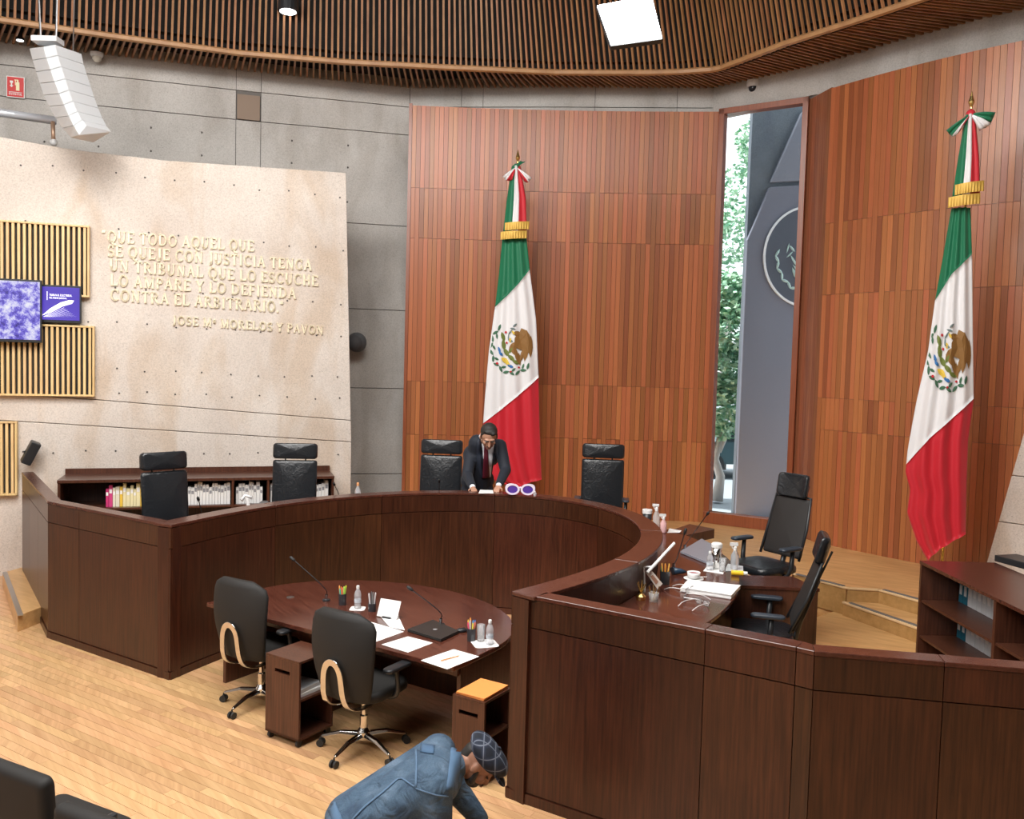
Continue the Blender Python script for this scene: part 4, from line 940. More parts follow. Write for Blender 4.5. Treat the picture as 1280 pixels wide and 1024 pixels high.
# ================================================================ WALL AND CEILING FITTINGS
def slatpanel(name, s0, s1, z0, z1, n, label):
    t = thing(name, label, 'wall panel', S((s0+s1)/2, z0, .02), rs, 'slatted acoustic panels on the pale slab'); w_ = s1-s0; h = z1-z0
    mb = MB(); mb.box((0, -.01, h/2), (w_-.02, .02, h-.02)); obj('backing', mb, mat('black_felt', (.03, .028, .025), .9), t)
    for c, d in (((0, -.035, h-.012), (w_, .09, .024)), ((0, -.035, .012), (w_, .09, .024)), ((w_/2-.012, -.035, h/2), (.024, .088, h-.05)), ((-w_/2+.012, -.035, h/2), (.024, .088, h-.05))):
        mb = MB(); mb.box(c, d); obj('frame', mb, PINE, t, bevel=.002)
    for k in range(n):
        x = -w_/2+.024+(w_-.048)*(k+.5)/n; mb = MB(); mb.box((x, -.045, h/2), (.030, .05, h-.05)); obj('slat', mb, PINE, t)
slatpanel('slat_panel', -.75, .81, 3.63, 4.55, 24, 'upper pale wooden slat panel behind the video screens')
slatpanel('slat_panel', -.75, .87, 2.34, 3.26, 25, 'lower pale wooden slat panel under the video screens')
slatpanel('slat_panel', -.75, -.03, 1.06, 2.01, 11, 'lowest small wooden slat panel beside the black speaker')
# video screens with abstract imagery
def screenmat(name, k):
    m = mat(name, (.2, .15, .8), .3); b = m.node_tree.nodes['Principled BSDF']; tc = NN(m, 'ShaderNodeTexCoord'); nz = NN(m, 'ShaderNodeTexNoise'); nz.inputs['Scale'].default_value = 7 if k else 1.2; nz.inputs['Detail'].default_value = 9 if k else 1; nz.inputs['Roughness'].default_value = .75
    L(m, tc.outputs['Object'], nz.inputs['Vector'])
    c = ramp(m, [(.36, (.03, .02, .20)), (.47, (.16, .12, .72)), (.54, (.62, .60, .98)), (.64, (.95, .95, 1.0))] if k else [(.3, (.07, .035, .50)), (.7, (.13, .08, .66))], nz.outputs[0])
    L(m, c, b.inputs['Emission Color']); b.inputs['Emission Strength'].default_value = .9; b.inputs['Base Color'].default_value = (.01, .01, .02, 1); return m
def screen(label, s0, s1, z0, z1, o, m, tilt):
    t = thing('video_screen', label, 'screen', S((s0+s1)/2, (z0+z1)/2, o), rs+tilt, 'video screens on the pale slab'); w_, h = s1-s0, z1-z0
    mb = MB(); mb.box((0, .03, 0), (w_, .05, h)); obj('housing', mb, PLA, t, bevel=.006)
    mb = MB(); mb.box((0, .002, .005), (w_-.04, .008, h-.06)); d = obj('display', mb, m, t)
    mb = MB(); mb.box((0, .055+(o-.07)/2, 0), (.14, o-.075, .14)); obj('wall_bracket', mb, PLA, t); return t, d
t1, d1 = screen('larger video screen at the left edge showing a bright aerial picture', -.95, .28, 3.02, 3.81, .22, screenmat('screen_picture', 1), 0)
t2, d2 = screen('smaller violet video screen with a white bridge graphic', .245, .72, 3.285, 3.765, .13, screenmat('screen_violet', 0), 0)
ICON = mat('screen_white', (.92, .92, 1), .4, emit=.9)
mb = MB()
for k in range(9): mb.add([(-.20+.012*k, -.004, -.17), (-.193+.012*k, -.004, -.17), (.02+.02*k, -.004, -.03-.015*k), (.014+.02*k, -.004, -.03-.015*k)], [(0, 1, 2, 3)])
mb.add([(-.22, -.0045, -.16), (-.12, -.0045, -.06), (.0, -.0045, .02), (.10, -.0045, .055), (.155, -.0045, .05), (.13, -.0045, .01), (.02, -.0045, -.03), (-.10, -.0045, -.10)], [(0, 1, 2, 3, 4, 5, 6, 7)]); obj('bridge_graphic', mb, ICON, d2)
mb = MB(); mb.box((-.155, -.004, .10), (.006, .004, .11)); x = 0
for txt, z, hh in (('TRIBUNAL ELECTORAL', .10, .024), ('DEL PODER JUDICIAL', .065, .02)):
    x = 0
    for ch in txt:
        if ch == ' ': x += .3*hh; continue
        wd_ = glyph(mb, ch, lambda a, b, o, z=z: Vector((-.13+a*.84, -.0045-o, z+b)), x, hh, .16, .001, False); x += (wd_+.1)*hh
obj('screen_text', mb, ICON, d2)
# small tilted black speaker beside the lowest panel
t = thing('small_wall_speaker', 'small tilted black loudspeaker beside the lowest slat panel', 'speaker', S(.10, 1.62, .02), rs)
mb = MB(); mb.box((0, -.10, 0), (.05, .20, .05)); obj('bracket', mb, PLA, t)
mb = MB(); mb.box((.05, -.19, 0), (.12, .15, .30), rot=Matrix.Rotation(.45, 3, 'Y') @ Matrix.Rotation(.3, 3, 'Z')); obj('cabinet', mb, PLA, t, bevel=.015)
# grey oval speaker on the grey wall
p = D(446, 428, 13.9); t = thing('oval_wall_speaker', 'dark grey rounded loudspeaker on the grey wall right of the inscription', 'speaker', p)
mb = MB(); mb.ell((0, 0, 0), (.16, .14, .16), seg=20); obj('housing', mb, mat('grey_plastic', (.10, .105, .11), .5), t, smooth=True)
mb = MB(); mb.tube([(0, .08, 0), (.05, .35, 0)], .03, 8); obj('bracket', mb, PLA, t)
mb = MB(); mb.ell((-.01, -.05, -.01), (.135, .11, .135), seg=20); obj('grille', mb, mat('grey_grille', (.07, .07, .075), .7), t, smooth=True)
# fire extinguisher sign
p = D(19.5, 109, 12.78); sg = thing('extinguisher_sign', 'small red fire extinguisher sign on the upper grey wall', 'sign', p, .29)
mb = MB(); mb.box((0, 0, 0), (.235, .008, .30)); obj('plate', mb, WHT, sg)
mb = MB(); mb.box((0, -.006, 0), (.215, .006, .28)); f_ = obj('red_field', mb, mat('sign_red', (.60, .03, .03), .5), sg)
mb = MB(); mb.prism([(0, 0), (1, 0), (1, 1)], 0, 0) if 0 else None
mb.box((.03, -.0105, .01), (.045, .004, .12)); mb.box((.03, -.0105, .085), (.02, .004, .03)); mb.box((.012, -.0105, .10), (.05, .004, .012)); mb.box((.0, -.0105, .06), (.01, .004, .07)); obj('extinguisher_symbol', mb, mat('sign_cream', (.85, .78, .5), .5), f_)
mb = MB(); mb.box((-.05, -.0105, .07), (.04, .004, .03)); mb.box((-.05, -.0105, .035), (.016, .004, .05)); mb.add([(-.075, -.0125, .02), (-.025, -.0125, .02), (-.05, -.0125, -.01)], [(0, 1, 2)]); obj('arrow', mb, WHT, f_)
mb = MB(); x = 0
for ch in 'EXTINTOR':
    wd_ = glyph(mb, ch, lambda a, b, o: Vector((-.085+a, -.0095-o, -.115+b)), x, .028, .2, .002, False); x += (wd_+.12)*.028
mb.box((0, -.0105, -.075), (.17, .004, .006)); obj('sign_text', mb, WHT, f_)
# ventilation pipe with a hanging lamp bracket
p0, p1 = D(-40, 135, 11.4), D(70, 151, 12.0); t = thing('metal_pipe', 'white horizontal pipe above the pale slab at the left edge', 'pipe', p0)
mb = MB(); mb.tube([p0, p1], .055, 12); obj('tube', mb, mat('white_pipe', (.70, .74, .80), .3, .3), t, world=True, smooth=True)
a = D(66, 152, 11.95); b = D(67, 180, 11.95); mb = MB(); mb.tube([a, b], .028, 8); obj('post', mb, mat('copper_post', (.60, .40, .28), .35, .6), t, world=True, smooth=True)
mb = MB(); mb.ell(b+Vector((0, 0, .02)), (.05, .05, .05)); obj('end_ball', mb, WHT, t, world=True, smooth=True)
# line array loudspeaker hanging on cables
la = thing('line_array_speaker', 'curved white line array loudspeaker hanging from the ceiling on cables', 'speaker', D(75, 110, 10.4)); Yl = 10.4
cl = [(43, 61, 40, 65), (46.5, 75, 75, 72), ]
Lp = [(36.5, 60), (40.5, 75), (45, 89.5), (49.5, 104), (54.5, 119), (61, 133), (69, 147), (78, 160), (88, 172)]
Rp = [(69, 55), (72, 69), (76.5, 83), (81.5, 98), (86, 112), (91, 126), (96.5, 139), (102, 149.5), (108, 157)]
Mp = [(54, 58), (58, 72.5), (63, 87), (68, 102), (74, 117), (80, 131), (86, 145), (92, 157), (99, 169)]
for k in range(8):
    rings = []
    for j, sh in ((k, .02), (k+1, -.02)):
        l, r_, m_ = Vector(Lp[j]), Vector(Rp[j]), Vector(Mp[j])
        if sh > 0: l = l.lerp(Vector(Lp[j+1]), .035); r_ = r_.lerp(Vector(Rp[j+1]), .035); m_ = m_.lerp(Vector(Mp[j+1]), .035)
        a = D(l.x, l.y, Yl+.12); c = D(m_.x, m_.y, Yl-.14); b = D(r_.x, r_.y, Yl-.02); n = Vector((.10, .42, .04)); rings.append([a, c, b, b+n, a+n*.9])
    mb = MB(); mb.loft(rings[::-1]); obj('speaker_box', mb, SPW, la, world=True, bevel=.004, seg=1)
a, b = D(47, 50, Yl), D(72, 52, Yl+.1); mb = MB(); mb.box(((a+b)/2)[:], (.30, .18, .06)); obj('hanging_frame', mb, SPW, la, world=True)
for px, py, qx, qy in ((51, 46, 47, -10), (70, 45, 72, -10)):
    mb = MB(); mb.tube([D(px, py+4, Yl), D(qx, qy, Yl)+Vector((0, 0, .25))], .012, 6); obj('cable', mb, STEEL, la, world=True)
mb = MB(); mb.tube([D(90, 118, 12.2), D(93, -12, 11.0)], .008, 6); o = obj('thin_hanging_cable', mb, STEEL, world=True); tag(o, 'thin steel cable dropping from the ceiling right of the line array', 'cable')
# smoke detector, dome camera, downlights, floodlight
p = G(121, 66, ZT-.02); t = thing('smoke_detector', 'small cream smoke detector under the slatted soffit at left', 'detector', p)
mb = MB(); mb.lathe([(.09, 0), (.09, -.03), (.075, -.06)], (0, 0, 0), 20); obj('base', mb, WHT, t); mb = MB(); mb.lathe([(.065, -.06), (.06, -.10), (.03, -.13)], (0, 0, 0), 16); obj('sensor_head', mb, mat('cream_plastic', (.72, .68, .58), .5), t)
p = G(942, 105, ZT-.05); t = thing('dome_camera', 'white dome security camera under the soffit above the window', 'camera', p)
mb = MB(); mb.lathe([(.10, .05), (.105, 0), (.10, -.05)], (0, 0, 0), 20); obj('mount', mb, WHT, t); mb = MB(); mb.ell((0, 0, -.06), (.075, .075, .075), seg=16); obj('dark_dome', mb, mat('dark_dome', (.02, .02, .025), .1), t, smooth=True)
def downlight(px, py, z, r, label, on):
    p = G(px, py, z); t = thing('downlight', label, 'lamp', p, 0, 'ceiling downlights')
    mb = MB(); mb.lathe([(r*1.1, .18), (r*1.15, 0), (r*.98, -.005)], (0, 0, 0), 18); obj('housing', mb, PLA, t)
    mb = MB(); mb.lathe([(r*.9, -.006), (r*.9, -.012)], (0, 0, 0), 18); obj('lens', mb, mat('lamp_glow', (.93, .97, 1), .3, emit=on), t)
downlight(360, 14, ZT+.55, .13, 'lit downlight hanging before the slatted apron left of the floodlight', 6)
downlight(25, 50, ZT-.02, .05, 'tiny white downlight in the soffit above the line array', 3)
fc = D(788, 27, 9.2); t = thing('led_floodlight', 'very bright white LED floodlight panel hanging from the ceiling', 'lamp', fc)
ca = [D(745, 7, 9.2), D(815, -6, 9.2), D(829, 49, 9.0), D(763, 58, 9.0)]
ctr = sum(ca, Vector())/4; nr = (ca[1]-ca[0]).cross(ca[3]-ca[0]).normalized(); nr = nr if nr.y < 0 else -nr
mb = MB(); mb.add([q+nr*o for o in (.0, -.06) for q in ca], [(0, 1, 2, 3), (7, 6, 5, 4), (0, 4, 5, 1), (1, 5, 6, 2), (2, 6, 7, 3), (3, 7, 4, 0)]); obj('housing', mb, PLA, t, world=True)
mb = MB(); mb.add([ctr+(q-ctr)*.96+nr*o for o in (.012, .002) for q in ca], [(0, 1, 2, 3), (7, 6, 5, 4), (0, 4, 5, 1), (1, 5, 6, 2), (2, 6, 7, 3), (3, 7, 4, 0)]); obj('light_panel', mb, mat('flood_glow', (1, 1, 1), .3, emit=22), t, world=True)
mb = MB(); mb.tube([ctr-nr*.05, ctr-nr*.3+Vector((0, 0, .9))], .02, 8); obj('yoke', mb, PLA, t, world=True)

# ================================================================ OUTSIDE THE WINDOW
mon = thing('dark_emblem_wall', 'tall dark blue-grey outdoor wall carrying a round coat of arms', 'wall', (6.2, 17.2, 0))
def OW(px, py, y=17.0): return D(px, py, y)
tl, bl = OW(940, 100, 17.3), OW(913, 660, 17.3); rx = 12.0
poly = [(bl.x, 0), (rx, 0), (rx, 9.2), (tl.x, 9.2)]
def xz(poly, y0, y1):
    mb = MB(); n = len(poly); P = [(x, y0, z) for x, z in poly]+[(x, y1, z) for x, z in poly]; return mb.add(P, [tuple(range(n)), tuple(range(2*n-1, n-1, -1))]+[(i, n+i, n+(i+1) % n, (i+1) % n) for i in range(n)])
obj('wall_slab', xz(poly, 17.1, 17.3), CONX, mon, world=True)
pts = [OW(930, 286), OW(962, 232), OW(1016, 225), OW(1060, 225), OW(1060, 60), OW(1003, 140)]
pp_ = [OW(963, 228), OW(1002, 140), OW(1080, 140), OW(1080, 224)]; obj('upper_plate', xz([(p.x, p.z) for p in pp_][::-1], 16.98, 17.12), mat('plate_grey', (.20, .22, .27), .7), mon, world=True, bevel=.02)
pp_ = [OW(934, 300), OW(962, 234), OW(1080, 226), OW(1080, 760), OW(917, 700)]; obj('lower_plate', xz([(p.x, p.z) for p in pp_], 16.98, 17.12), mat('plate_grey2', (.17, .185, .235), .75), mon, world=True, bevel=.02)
ec = OW(1010, 321, 16.95); rr = 53/FPX*16.95
def disc(r0, r1, y, name, m, parent, th=.04):
    mb = MB(); rings = []
    for r, yy in ((r0, y+th), (r0, y), (r1, y), (r1, y+th)): rings.append([Vector((ec.x+r*math.cos(2*PI*k/48), yy, ec.z+r*1.13*math.sin(2*PI*k/48))) for k in range(48)])
    mb.loft(rings, cap=False); return obj(name, mb, m, parent, world=True)
arms = obj('arms_disc', MB(), BLACK, mon) if 0 else None
mb = MB(); mb.add([Vector((ec.x+rr*math.cos(2*PI*k/48), 16.96, ec.z+rr*1.13*math.sin(2*PI*k/48))) for k in range(48)]+[Vector((ec.x+rr*math.cos(2*PI*k/48), 17.0, ec.z+rr*1.13*math.sin(2*PI*k/48))) for k in range(48)], [tuple(range(48)), tuple(range(95, 47, -1))]+[(i, 48+i, 48+(i+1) % 48, (i+1) % 48) for i in range(48)])
arms = obj('arms_disc', mb, mat('disc_dark', (.075, .09, .12), .6), mon, world=True); disc(rr, rr*1.045, 16.93, 'disc_ring', mat('ring_light', (.75, .78, .80), .4), arms, .05)
def rleaf(mb, x, y, l, w2, a):
    ca, sa = math.cos(a), math.sin(a); P = [Vector((ec.x+(x+ca*p*l-sa*q*w2)*rr, 16.95, ec.z+(y+sa*p*l+ca*q*w2)*rr*1.13)) for p, q in ((-1, 0), (-.3, .9), (.4, .8), (1, 0), (.4, -.8), (-.3, -.9))]; P.append(Vector((ec.x+x*rr, 16.925, ec.z+y*rr*1.13))); mb.add(P, [(i, (i+1) % 6, 6) for i in range(6)])
mb = MB()
for k in range(20):
    a = math.radians(175+k*10); rleaf(mb, .72*math.cos(a), .72*math.sin(a), .10, .035, a+PI/2+(.5 if k % 2 else -.5))
obj('relief_wreath', mb, mat('relief_pale', (.42, .58, .56), .6), arms, world=True)
mb = MB()
for x, y, l, w2, a in [(-.1, .30, .16, .05, .6), (.05, .40, .14, .05, -.3), (-.2, .05, .2, .035, 1.8), (-.32, -.1, .16, .03, 2.2), (.0, -.05, .24, .04, 1.3), (.12, -.1, .26, .035, 1.5), (.22, -.12, .26, .035, 1.6), (-.1, -.28, .2, .04, .8), (.05, -.42, .22, .04, .5), (-.3, -.35, .14, .04, 2.0), (.3, .1, .25, .05, 1.2), (-.38, .16, .1, .03, 2.4)]: rleaf(mb, x, y, l, w2, a)
qq = random.Random(5)
for k in range(46):
    a, r0_ = qq.uniform(0, 2*PI), qq.uniform(.05, .5); rleaf(mb, r0_*math.cos(a), r0_*math.sin(a)+.02, .11, .022, a*1.0+qq.uniform(-.6, .6)+1.2)
obj('relief_eagle', mb, MC['relief_pale'], arms, world=True)
def tree(label, X, Y, trunk_h, blobs, n, seed, group=None):
    q = random.Random(seed); t = thing('leafy_tree', label, 'tree', (X, Y, 0))
    mb = MB(); mb.tube([(X, Y, 0), (X+.06, Y, trunk_h*.35), (X-.08, Y, trunk_h*.6), (X+.05, Y, trunk_h)], [.14, .10, .09, .07], 8)
    mb.tube([(X-.06, Y, trunk_h*.62), (X-.25, Y, trunk_h*1.1)], [.07, .04], 6); mb.tube([(X, Y, trunk_h*.7), (X+.3, Y, trunk_h*1.15)], [.06, .03], 6); obj('trunk', mb, mat('pale_bark', (.50, .46, .42), .8), t, world=True, smooth=True)
    mb = MB()
    for k in range(n):
        bx, by, bz, br, bh = q.choice(blobs); v_ = Vector((q.gauss(0, 1), q.gauss(0, 1), q.gauss(0, 1))).normalized()*q.uniform(.6, 1)
        c = Vector((X+bx+v_.x*br, Y+by+v_.y*br, bz+v_.z*bh)); a = Vector((q.gauss(0, 1), q.gauss(0, 1), q.gauss(0, .6))).normalized()*.095; b = a.cross(Vector((q.gauss(0, 1), q.gauss(0, 1), q.gauss(0, 1)))).normalized()*.045
        mb.add([c-a, c+b, c+a, c-b+Vector((0, 0, -.01))], [(0, 1, 2, 3)])
    f_ = obj('foliage', mb, LEAFM, t, world=True); tag(f_, kind='stuff'); return t
LEAFM = mat('tree_leaf', (.14, .36, .16), .5)
def _leafm():
    m = LEAFM; b = m.node_tree.nodes['Principled BSDF']; tc = NN(m, 'ShaderNodeTexCoord'); n = NN(m, 'ShaderNodeTexNoise'); n.inputs['Scale'].default_value = 5; L(m, tc.outputs['Object'], n.inputs['Vector'])
    L(m, ramp(m, [(.35, (.10, .30, .17)), (.6, (.48, .68, .48))], n.outputs[0]), b.inputs['Base Color'])
_leafm()
tc_ = G(896, 655, 0.0)
tr = D(897, 600, 19.0)
tree('green ficus tree with pale trunk seen through the left of the window', tr.x, 19.0, 1.55, [(0, 0, 2.1, .75, .75), (-.1, .1, 2.9, .85, .8), (.1, 0, 3.8, .85, .8), (0, .2, 4.5, .7, .6)], 5200, 3)
tr = D(915, 250, 25.0)
tree('hazy tall tree standing beyond the ficus outside the window', tr.x, 25.0, 4.5, [(0, 0, 6.6, 1.2, .8), (.5, .3, 8.0, 1.1, .9), (.9, 0, 9.4, .9, .8), (-.7, .2, 7.0, .8, .6)], 3600, 5)
cr = thing('parked_car', 'dark parked car behind the pale tree trunk outside', 'car', (D(912, 590, 24).x+.6, 24, 0))
mb = MB(); mb.loft([[(-2.1, y, .35), (-2.1, y, .85), (-1.2, y, .95), (-.8, y, 1.4), (.9, y, 1.42), (1.5, y, .98), (2.15, y, .9), (2.2, y, .35)] for y in (-.85, .85)]); obj('car_body', mb, mat('dark_car_paint', (.04, .08, .09), .3), cr, bevel=.05)
mb = MB(); mb.loft([[(-1.1, y, .97), (-.74, y, 1.34), (.84, y, 1.36), (1.36, y, 1.0)] for y in (-.87, .87)]); obj('window_glass', mb, mat('car_glass', (.02, .03, .03), .05), cr)
for sx in (-1.3, 1.35):
    for sy in (-.8, .8): mb = MB(); mb.tube([(sx, sy-.08, .33), (sx, sy+.08, .33)], .33, 20); obj('wheel', mb, RUB, cr)
hw_ = thing('white_garden_wall', 'low white wall behind the parked car outside the window', 'wall', (9, 30, 0)); mb = MB(); mb.box((9, 30, 1.3), (22, .3, 2.6)); obj('wall_body', mb, mat('white_plaster', (.80, .82, .84), .8), hw_, world=True); mb = MB(); mb.box((9, 30, 2.64), (22, .4, .08)); obj('coping', mb, mat('coping_grey', (.5, .52, .54), .8), hw_, world=True)

# ================================================================ THINGS ON THE TABLES
TZ = .7505; RZ = RIMZ+.001; DZ_ = DZ+.001
def smooth_path(p, n=2):
    p = [Vector(q) for q in p]
    for _ in range(n):
        o_ = [p[0]]
        for a, b in zip(p[:-1], p[1:]): o_ += [a*.75+b*.25, a*.25+b*.75]
        p = o_+[p[-1]]
    return p
def gooseneck(base, bend, head, label, group='gooseneck microphones'):
    base = Vector(base); t = thing('gooseneck_microphone', label, 'microphone', base, 0, group)
    mb = MB(); mb.lathe([(.035, 0), (.033, .012), (.012, .018), (.012, .055)], (0, 0, 0), 14); obj('base', mb, PLA, t)
    mb = MB(); mb.lathe([(.0135, .02), (.0135, .055)], (0, 0, 0), 12); obj('collar', mb, STEEL, t)
    b_, h_ = Vector(bend)-base, Vector(head)-base; mb = MB(); mb.tube(smooth_path([(0, 0, .05), b_, h_]), .0045, 6); obj('stem', mb, PLA, t, smooth=True)
    d = (h_-b_).normalized(); mb = MB(); mb.tube([h_-d*.02, h_+d*.0, h_+d*.03, h_+d*.045], [.007, .014, .014, .006], 10); obj('microphone_head', mb, RUB, t, smooth=True)
    return t
def bottle(p, label, h=.20, r=.030, capm=WHT, group='small clear water bottles', body=PET):
    t = thing('water_bottle', label, 'bottle', p, 0, group)
    prof = [(r*.85, 0), (r, .01), (r, h*.16), (r*.93, h*.2), (r, h*.25), (r, h*.42), (r*.92, h*.46), (r, h*.5), (r, h*.62), (r*.8, h*.74), (r*.42, h*.84), (r*.42, h*.9)]
    mb = MB(); mb.lathe(prof, (0, 0, 0), 16); obj('bottle_body', mb, body, t, smooth=True)
    mb = MB(); mb.lathe([(r*1.01, h*.27), (r*1.01, h*.40)], (0, 0, 0), 16); obj('label_band', mb, mat('bottle_label', (.55, .60, .66), .5), t)
    mb = MB(); mb.lathe([(r*.47, h*.87), (r*.47, h*.98), (r*.40, h)], (0, 0, 0), 12); obj('bottle_cap', mb, capm, t); return t
def pencup(p, label, cols, r=.036, h=.10, cup=None, group='pen holders'):
    t = thing('pen_cup', label, 'pen holder', p, 0, group); q = random.Random(len(label))
    mb = MB(); mb.lathe([(r*.9, 0), (r, h), (r*.93, h), (r*.83, .006)], (0, 0, 0), 16); obj('cup', mb, cup or mat('smoked_plastic', (.04, .04, .045), .15), t, smooth=False)
    for i, c in enumerate(cols):
        a = i*2*PI/len(cols)+.4; d = Vector((math.cos(a), math.sin(a), 0)); l = q.uniform(.135, .165)
        m = mat('pen_%d_%d_%d' % tuple(int(x*100) for x in c), c, .4); mb = MB(); mb.tube([d*r*.35+Vector((0, 0, .01)), d*r*.80+Vector((0, 0, l))], .0065, 7); pn = obj('pen', mb, m, t)
        mb = MB(); e = d*r*.80+Vector((0, 0, l)); mb.tube([e, e+Vector((0, 0, .012))], [.0065, .003], 7); obj('pen_tip', mb, m, pn)
    return t
def sheet(corners, z, label, name='paper_sheet', m=PAP, th=.002, cat='paper', group=None, extra=None):
    P = [G(x, y, z) for x, y in corners]; mb = MB(); mb.prism([p[:2] for p in P], z, z+th); o = obj(name, mb, m, world=True); tag(o, label, cat, group); return o, P
def napkin(px, py, z, s, label, rz=0):
    p = G(px, py, z); mb = MB(); mb.prism(rrect(s, s, s*.2), 0, .003); o = place(obj('napkin', mb, PAP), p, rz); tag(o, label, 'napkin', 'white paper napkins'); return p
def tumbler(p, label, h=.11, r=.032, group='drinking glasses'):
    mb = MB(); mb.lathe([(r*.88, 0), (r, h), (r*.93, h), (r*.8, .008)], (0, 0, 0), 18); o = place(obj('drinking_glass', mb, GLASS, smooth=True), p); tag(o, label, 'glass', group); return o
def laptop(corners, z, label, m, open_=None):
    P = [G(x, y, z) for x, y in corners]; c = sum(P, Vector())/4; t = thing('closed_laptop', label, 'laptop', c, 0, 'laptops')
    mb = MB(); mb.prism([p[:2] for p in P], z+.002, z+.014); obj('laptop_base', mb, m, t, world=True, bevel=.003)
    mb = MB(); mb.prism([(c+(p-c)*.995)[:2] for p in P], z+.015, z+.024); lid = obj('lid', mb, m, t, world=True, bevel=.003)
    mb = MB(); mb.lathe([(.018, z+.0242-c.z), (.018, z+.0247-c.z)], c, 14); obj('lid_mark', mb, mat('lid_grey', (.25, .25, .26), .4), lid, world=True); return t
# --- clerks' table
gooseneck(G(408, 751, TZ), G(409, 737, TZ+.13), D(367, 700, G(408, 751, TZ).y-.05), 'gooseneck microphone at the left of the clerks table')
pencup(G(428, 756, TZ), 'pen holder with green and orange highlighters at the left of the clerks table', [(.75, .8, .05), (.45, .7, .1), (.9, .25, .05), (.9, .4, .1), (.05, .55, .45), (.85, .2, .15), (.3, .6, .1)])
p = napkin(447, 761, TZ, .13, 'white napkin under the water bottle beside the highlighter cup'); bottle(p+Vector((0, 0, .0035)), 'small water bottle on the napkin next to the highlighter cup')
pencup(G(465, 764, TZ), 'small dark pen holder with steel pens beside the blank tent card', [(.7, .7, .72), (.1, .1, .1), (.75, .75, .78), (.2, .2, .2)], h=.07)
c = G(486, 772, TZ); t = thing('tent_card', 'blank white tent card standing on the clerks table', 'card', c, -TH+.15, 'x'); del t['group']
mb = MB(); mb.box((0, 0, .075), (.20, .004, .15), rot=Matrix.Rotation(-.42, 3, 'X')); obj('card_face', mb, WHT, t)
mb = MB(); mb.box((0, .06, .05), (.06, .004, .12), rot=Matrix.Rotation(.45, 3, 'X')); obj('card_prop', mb, WHT, t)
mb = MB(); mb.box((.0, -.036, .008), (.08, .02, .014)); obj('card_foot', mb, PLA, t)
sheet([(474, 769), (496, 766), (506, 788), (487, 784)], TZ, 'small white note lying before the tent card')
sheet([(440, 776), (461, 777), (505, 790), (469, 803), (440, 795)], TZ, 'large white paper next to the nearer task chair on the clerks table')
sheet([(477, 806), (510, 796), (541, 804), (510, 816)], TZ, 'white sheet lying in front of the black closed laptop')
o, P = sheet([(526, 826), (567, 812), (599, 821), (559, 837)], TZ, 'white printed sheet with a pencil at the front corner of the clerks table')
mb = MB()
for k in range(6):
    a = P[0].lerp(P[1], .16+.1*k); b = P[3].lerp(P[2], .16+.1*k); a, b = a.lerp(b, .15), a.lerp(b, .85); mb.box(((a+b)/2+Vector((0, 0, .0027)))[:], ((b-a).length, .004, .0006), math.atan2((b-a).y, (b-a).x))
x_ = obj('printed_lines', mb, mat('grey_print', (.55, .55, .56), .7), o, world=True); tag(x_, kind='stuff')
a, b = G(551, 826, TZ+.01), G(573, 820, TZ+.01); t = thing('orange_pencil', 'orange pencil lying on the printed sheet', 'pencil', (a+b)/2-Vector((0, 0, .0035)))
mb = MB(); mb.tube([a, b], .0045, 6); sh_ = obj('pencil_shaft', mb, mat('pencil_orange', (.75, .30, .05), .4), t, world=True); mb = MB(); mb.tube([b, b+(b-a).normalized()*.015], [.0045, .001], 6); obj('pencil_tip', mb, mat('pencil_wood', (.7, .5, .3), .6), t, world=True)
laptop([(509, 790), (541, 778), (574, 792), (551, 803)], TZ, 'closed black laptop on the clerks table', mat('laptop_black', (.022, .021, .02), .4))
gooseneck(G(551, 781.5, TZ), G(553, 766, TZ+.13), D(514, 737, G(551, 781, TZ).y-.08), 'gooseneck microphone behind the black laptop')
mb = MB(); mb.tube([G(x, y, TZ+.004) for x, y in ((549, 784), (535, 780), (520, 783), (516, 790))], .004, 6); mb2 = mb; o = obj('black_cable', mb2, RUB, world=True, smooth=True); tag(o, 'thin black cable curling beside the black laptop', 'cable')
c = G(577, 790, TZ); t = thing('computer_mouse', 'black computer mouse right of the black laptop', 'mouse', c, .4); mb = MB(); mb.ell((0, 0, .012), (.05, .03, .02)); mb.v = [(x, y, max(.001, z)) for x, y, z in mb.v]; obj('mouse_shell', mb, PLA, t, smooth=True); mb = MB(); mb.tube([(.02, -.003, .031), (.02, .003, .031)], .006, 8); obj('scroll_wheel', mb, RUB, t)
pencup(G(589, 801, TZ), 'pen holder full of markers at the right end of the clerks table', [(.05, .2, .6), (.1, .35, .7), (.9, .35, .05), (.9, .6, .05), (.85, .1, .2), (.75, .75, .8), (.85, .75, .1), (.8, .2, .1)])
napkin(606, 805, TZ, .19, 'white napkin at the right end of the clerks table', .3)
tumbler(G(601, 802, TZ)+Vector((0, 0, .004)), 'drinking glass on the napkin between pen holder and bottle', .13)
bottle(G(612, 806, TZ)+Vector((0, 0, .004)), 'small water bottle at the right end of the clerks table', .19)
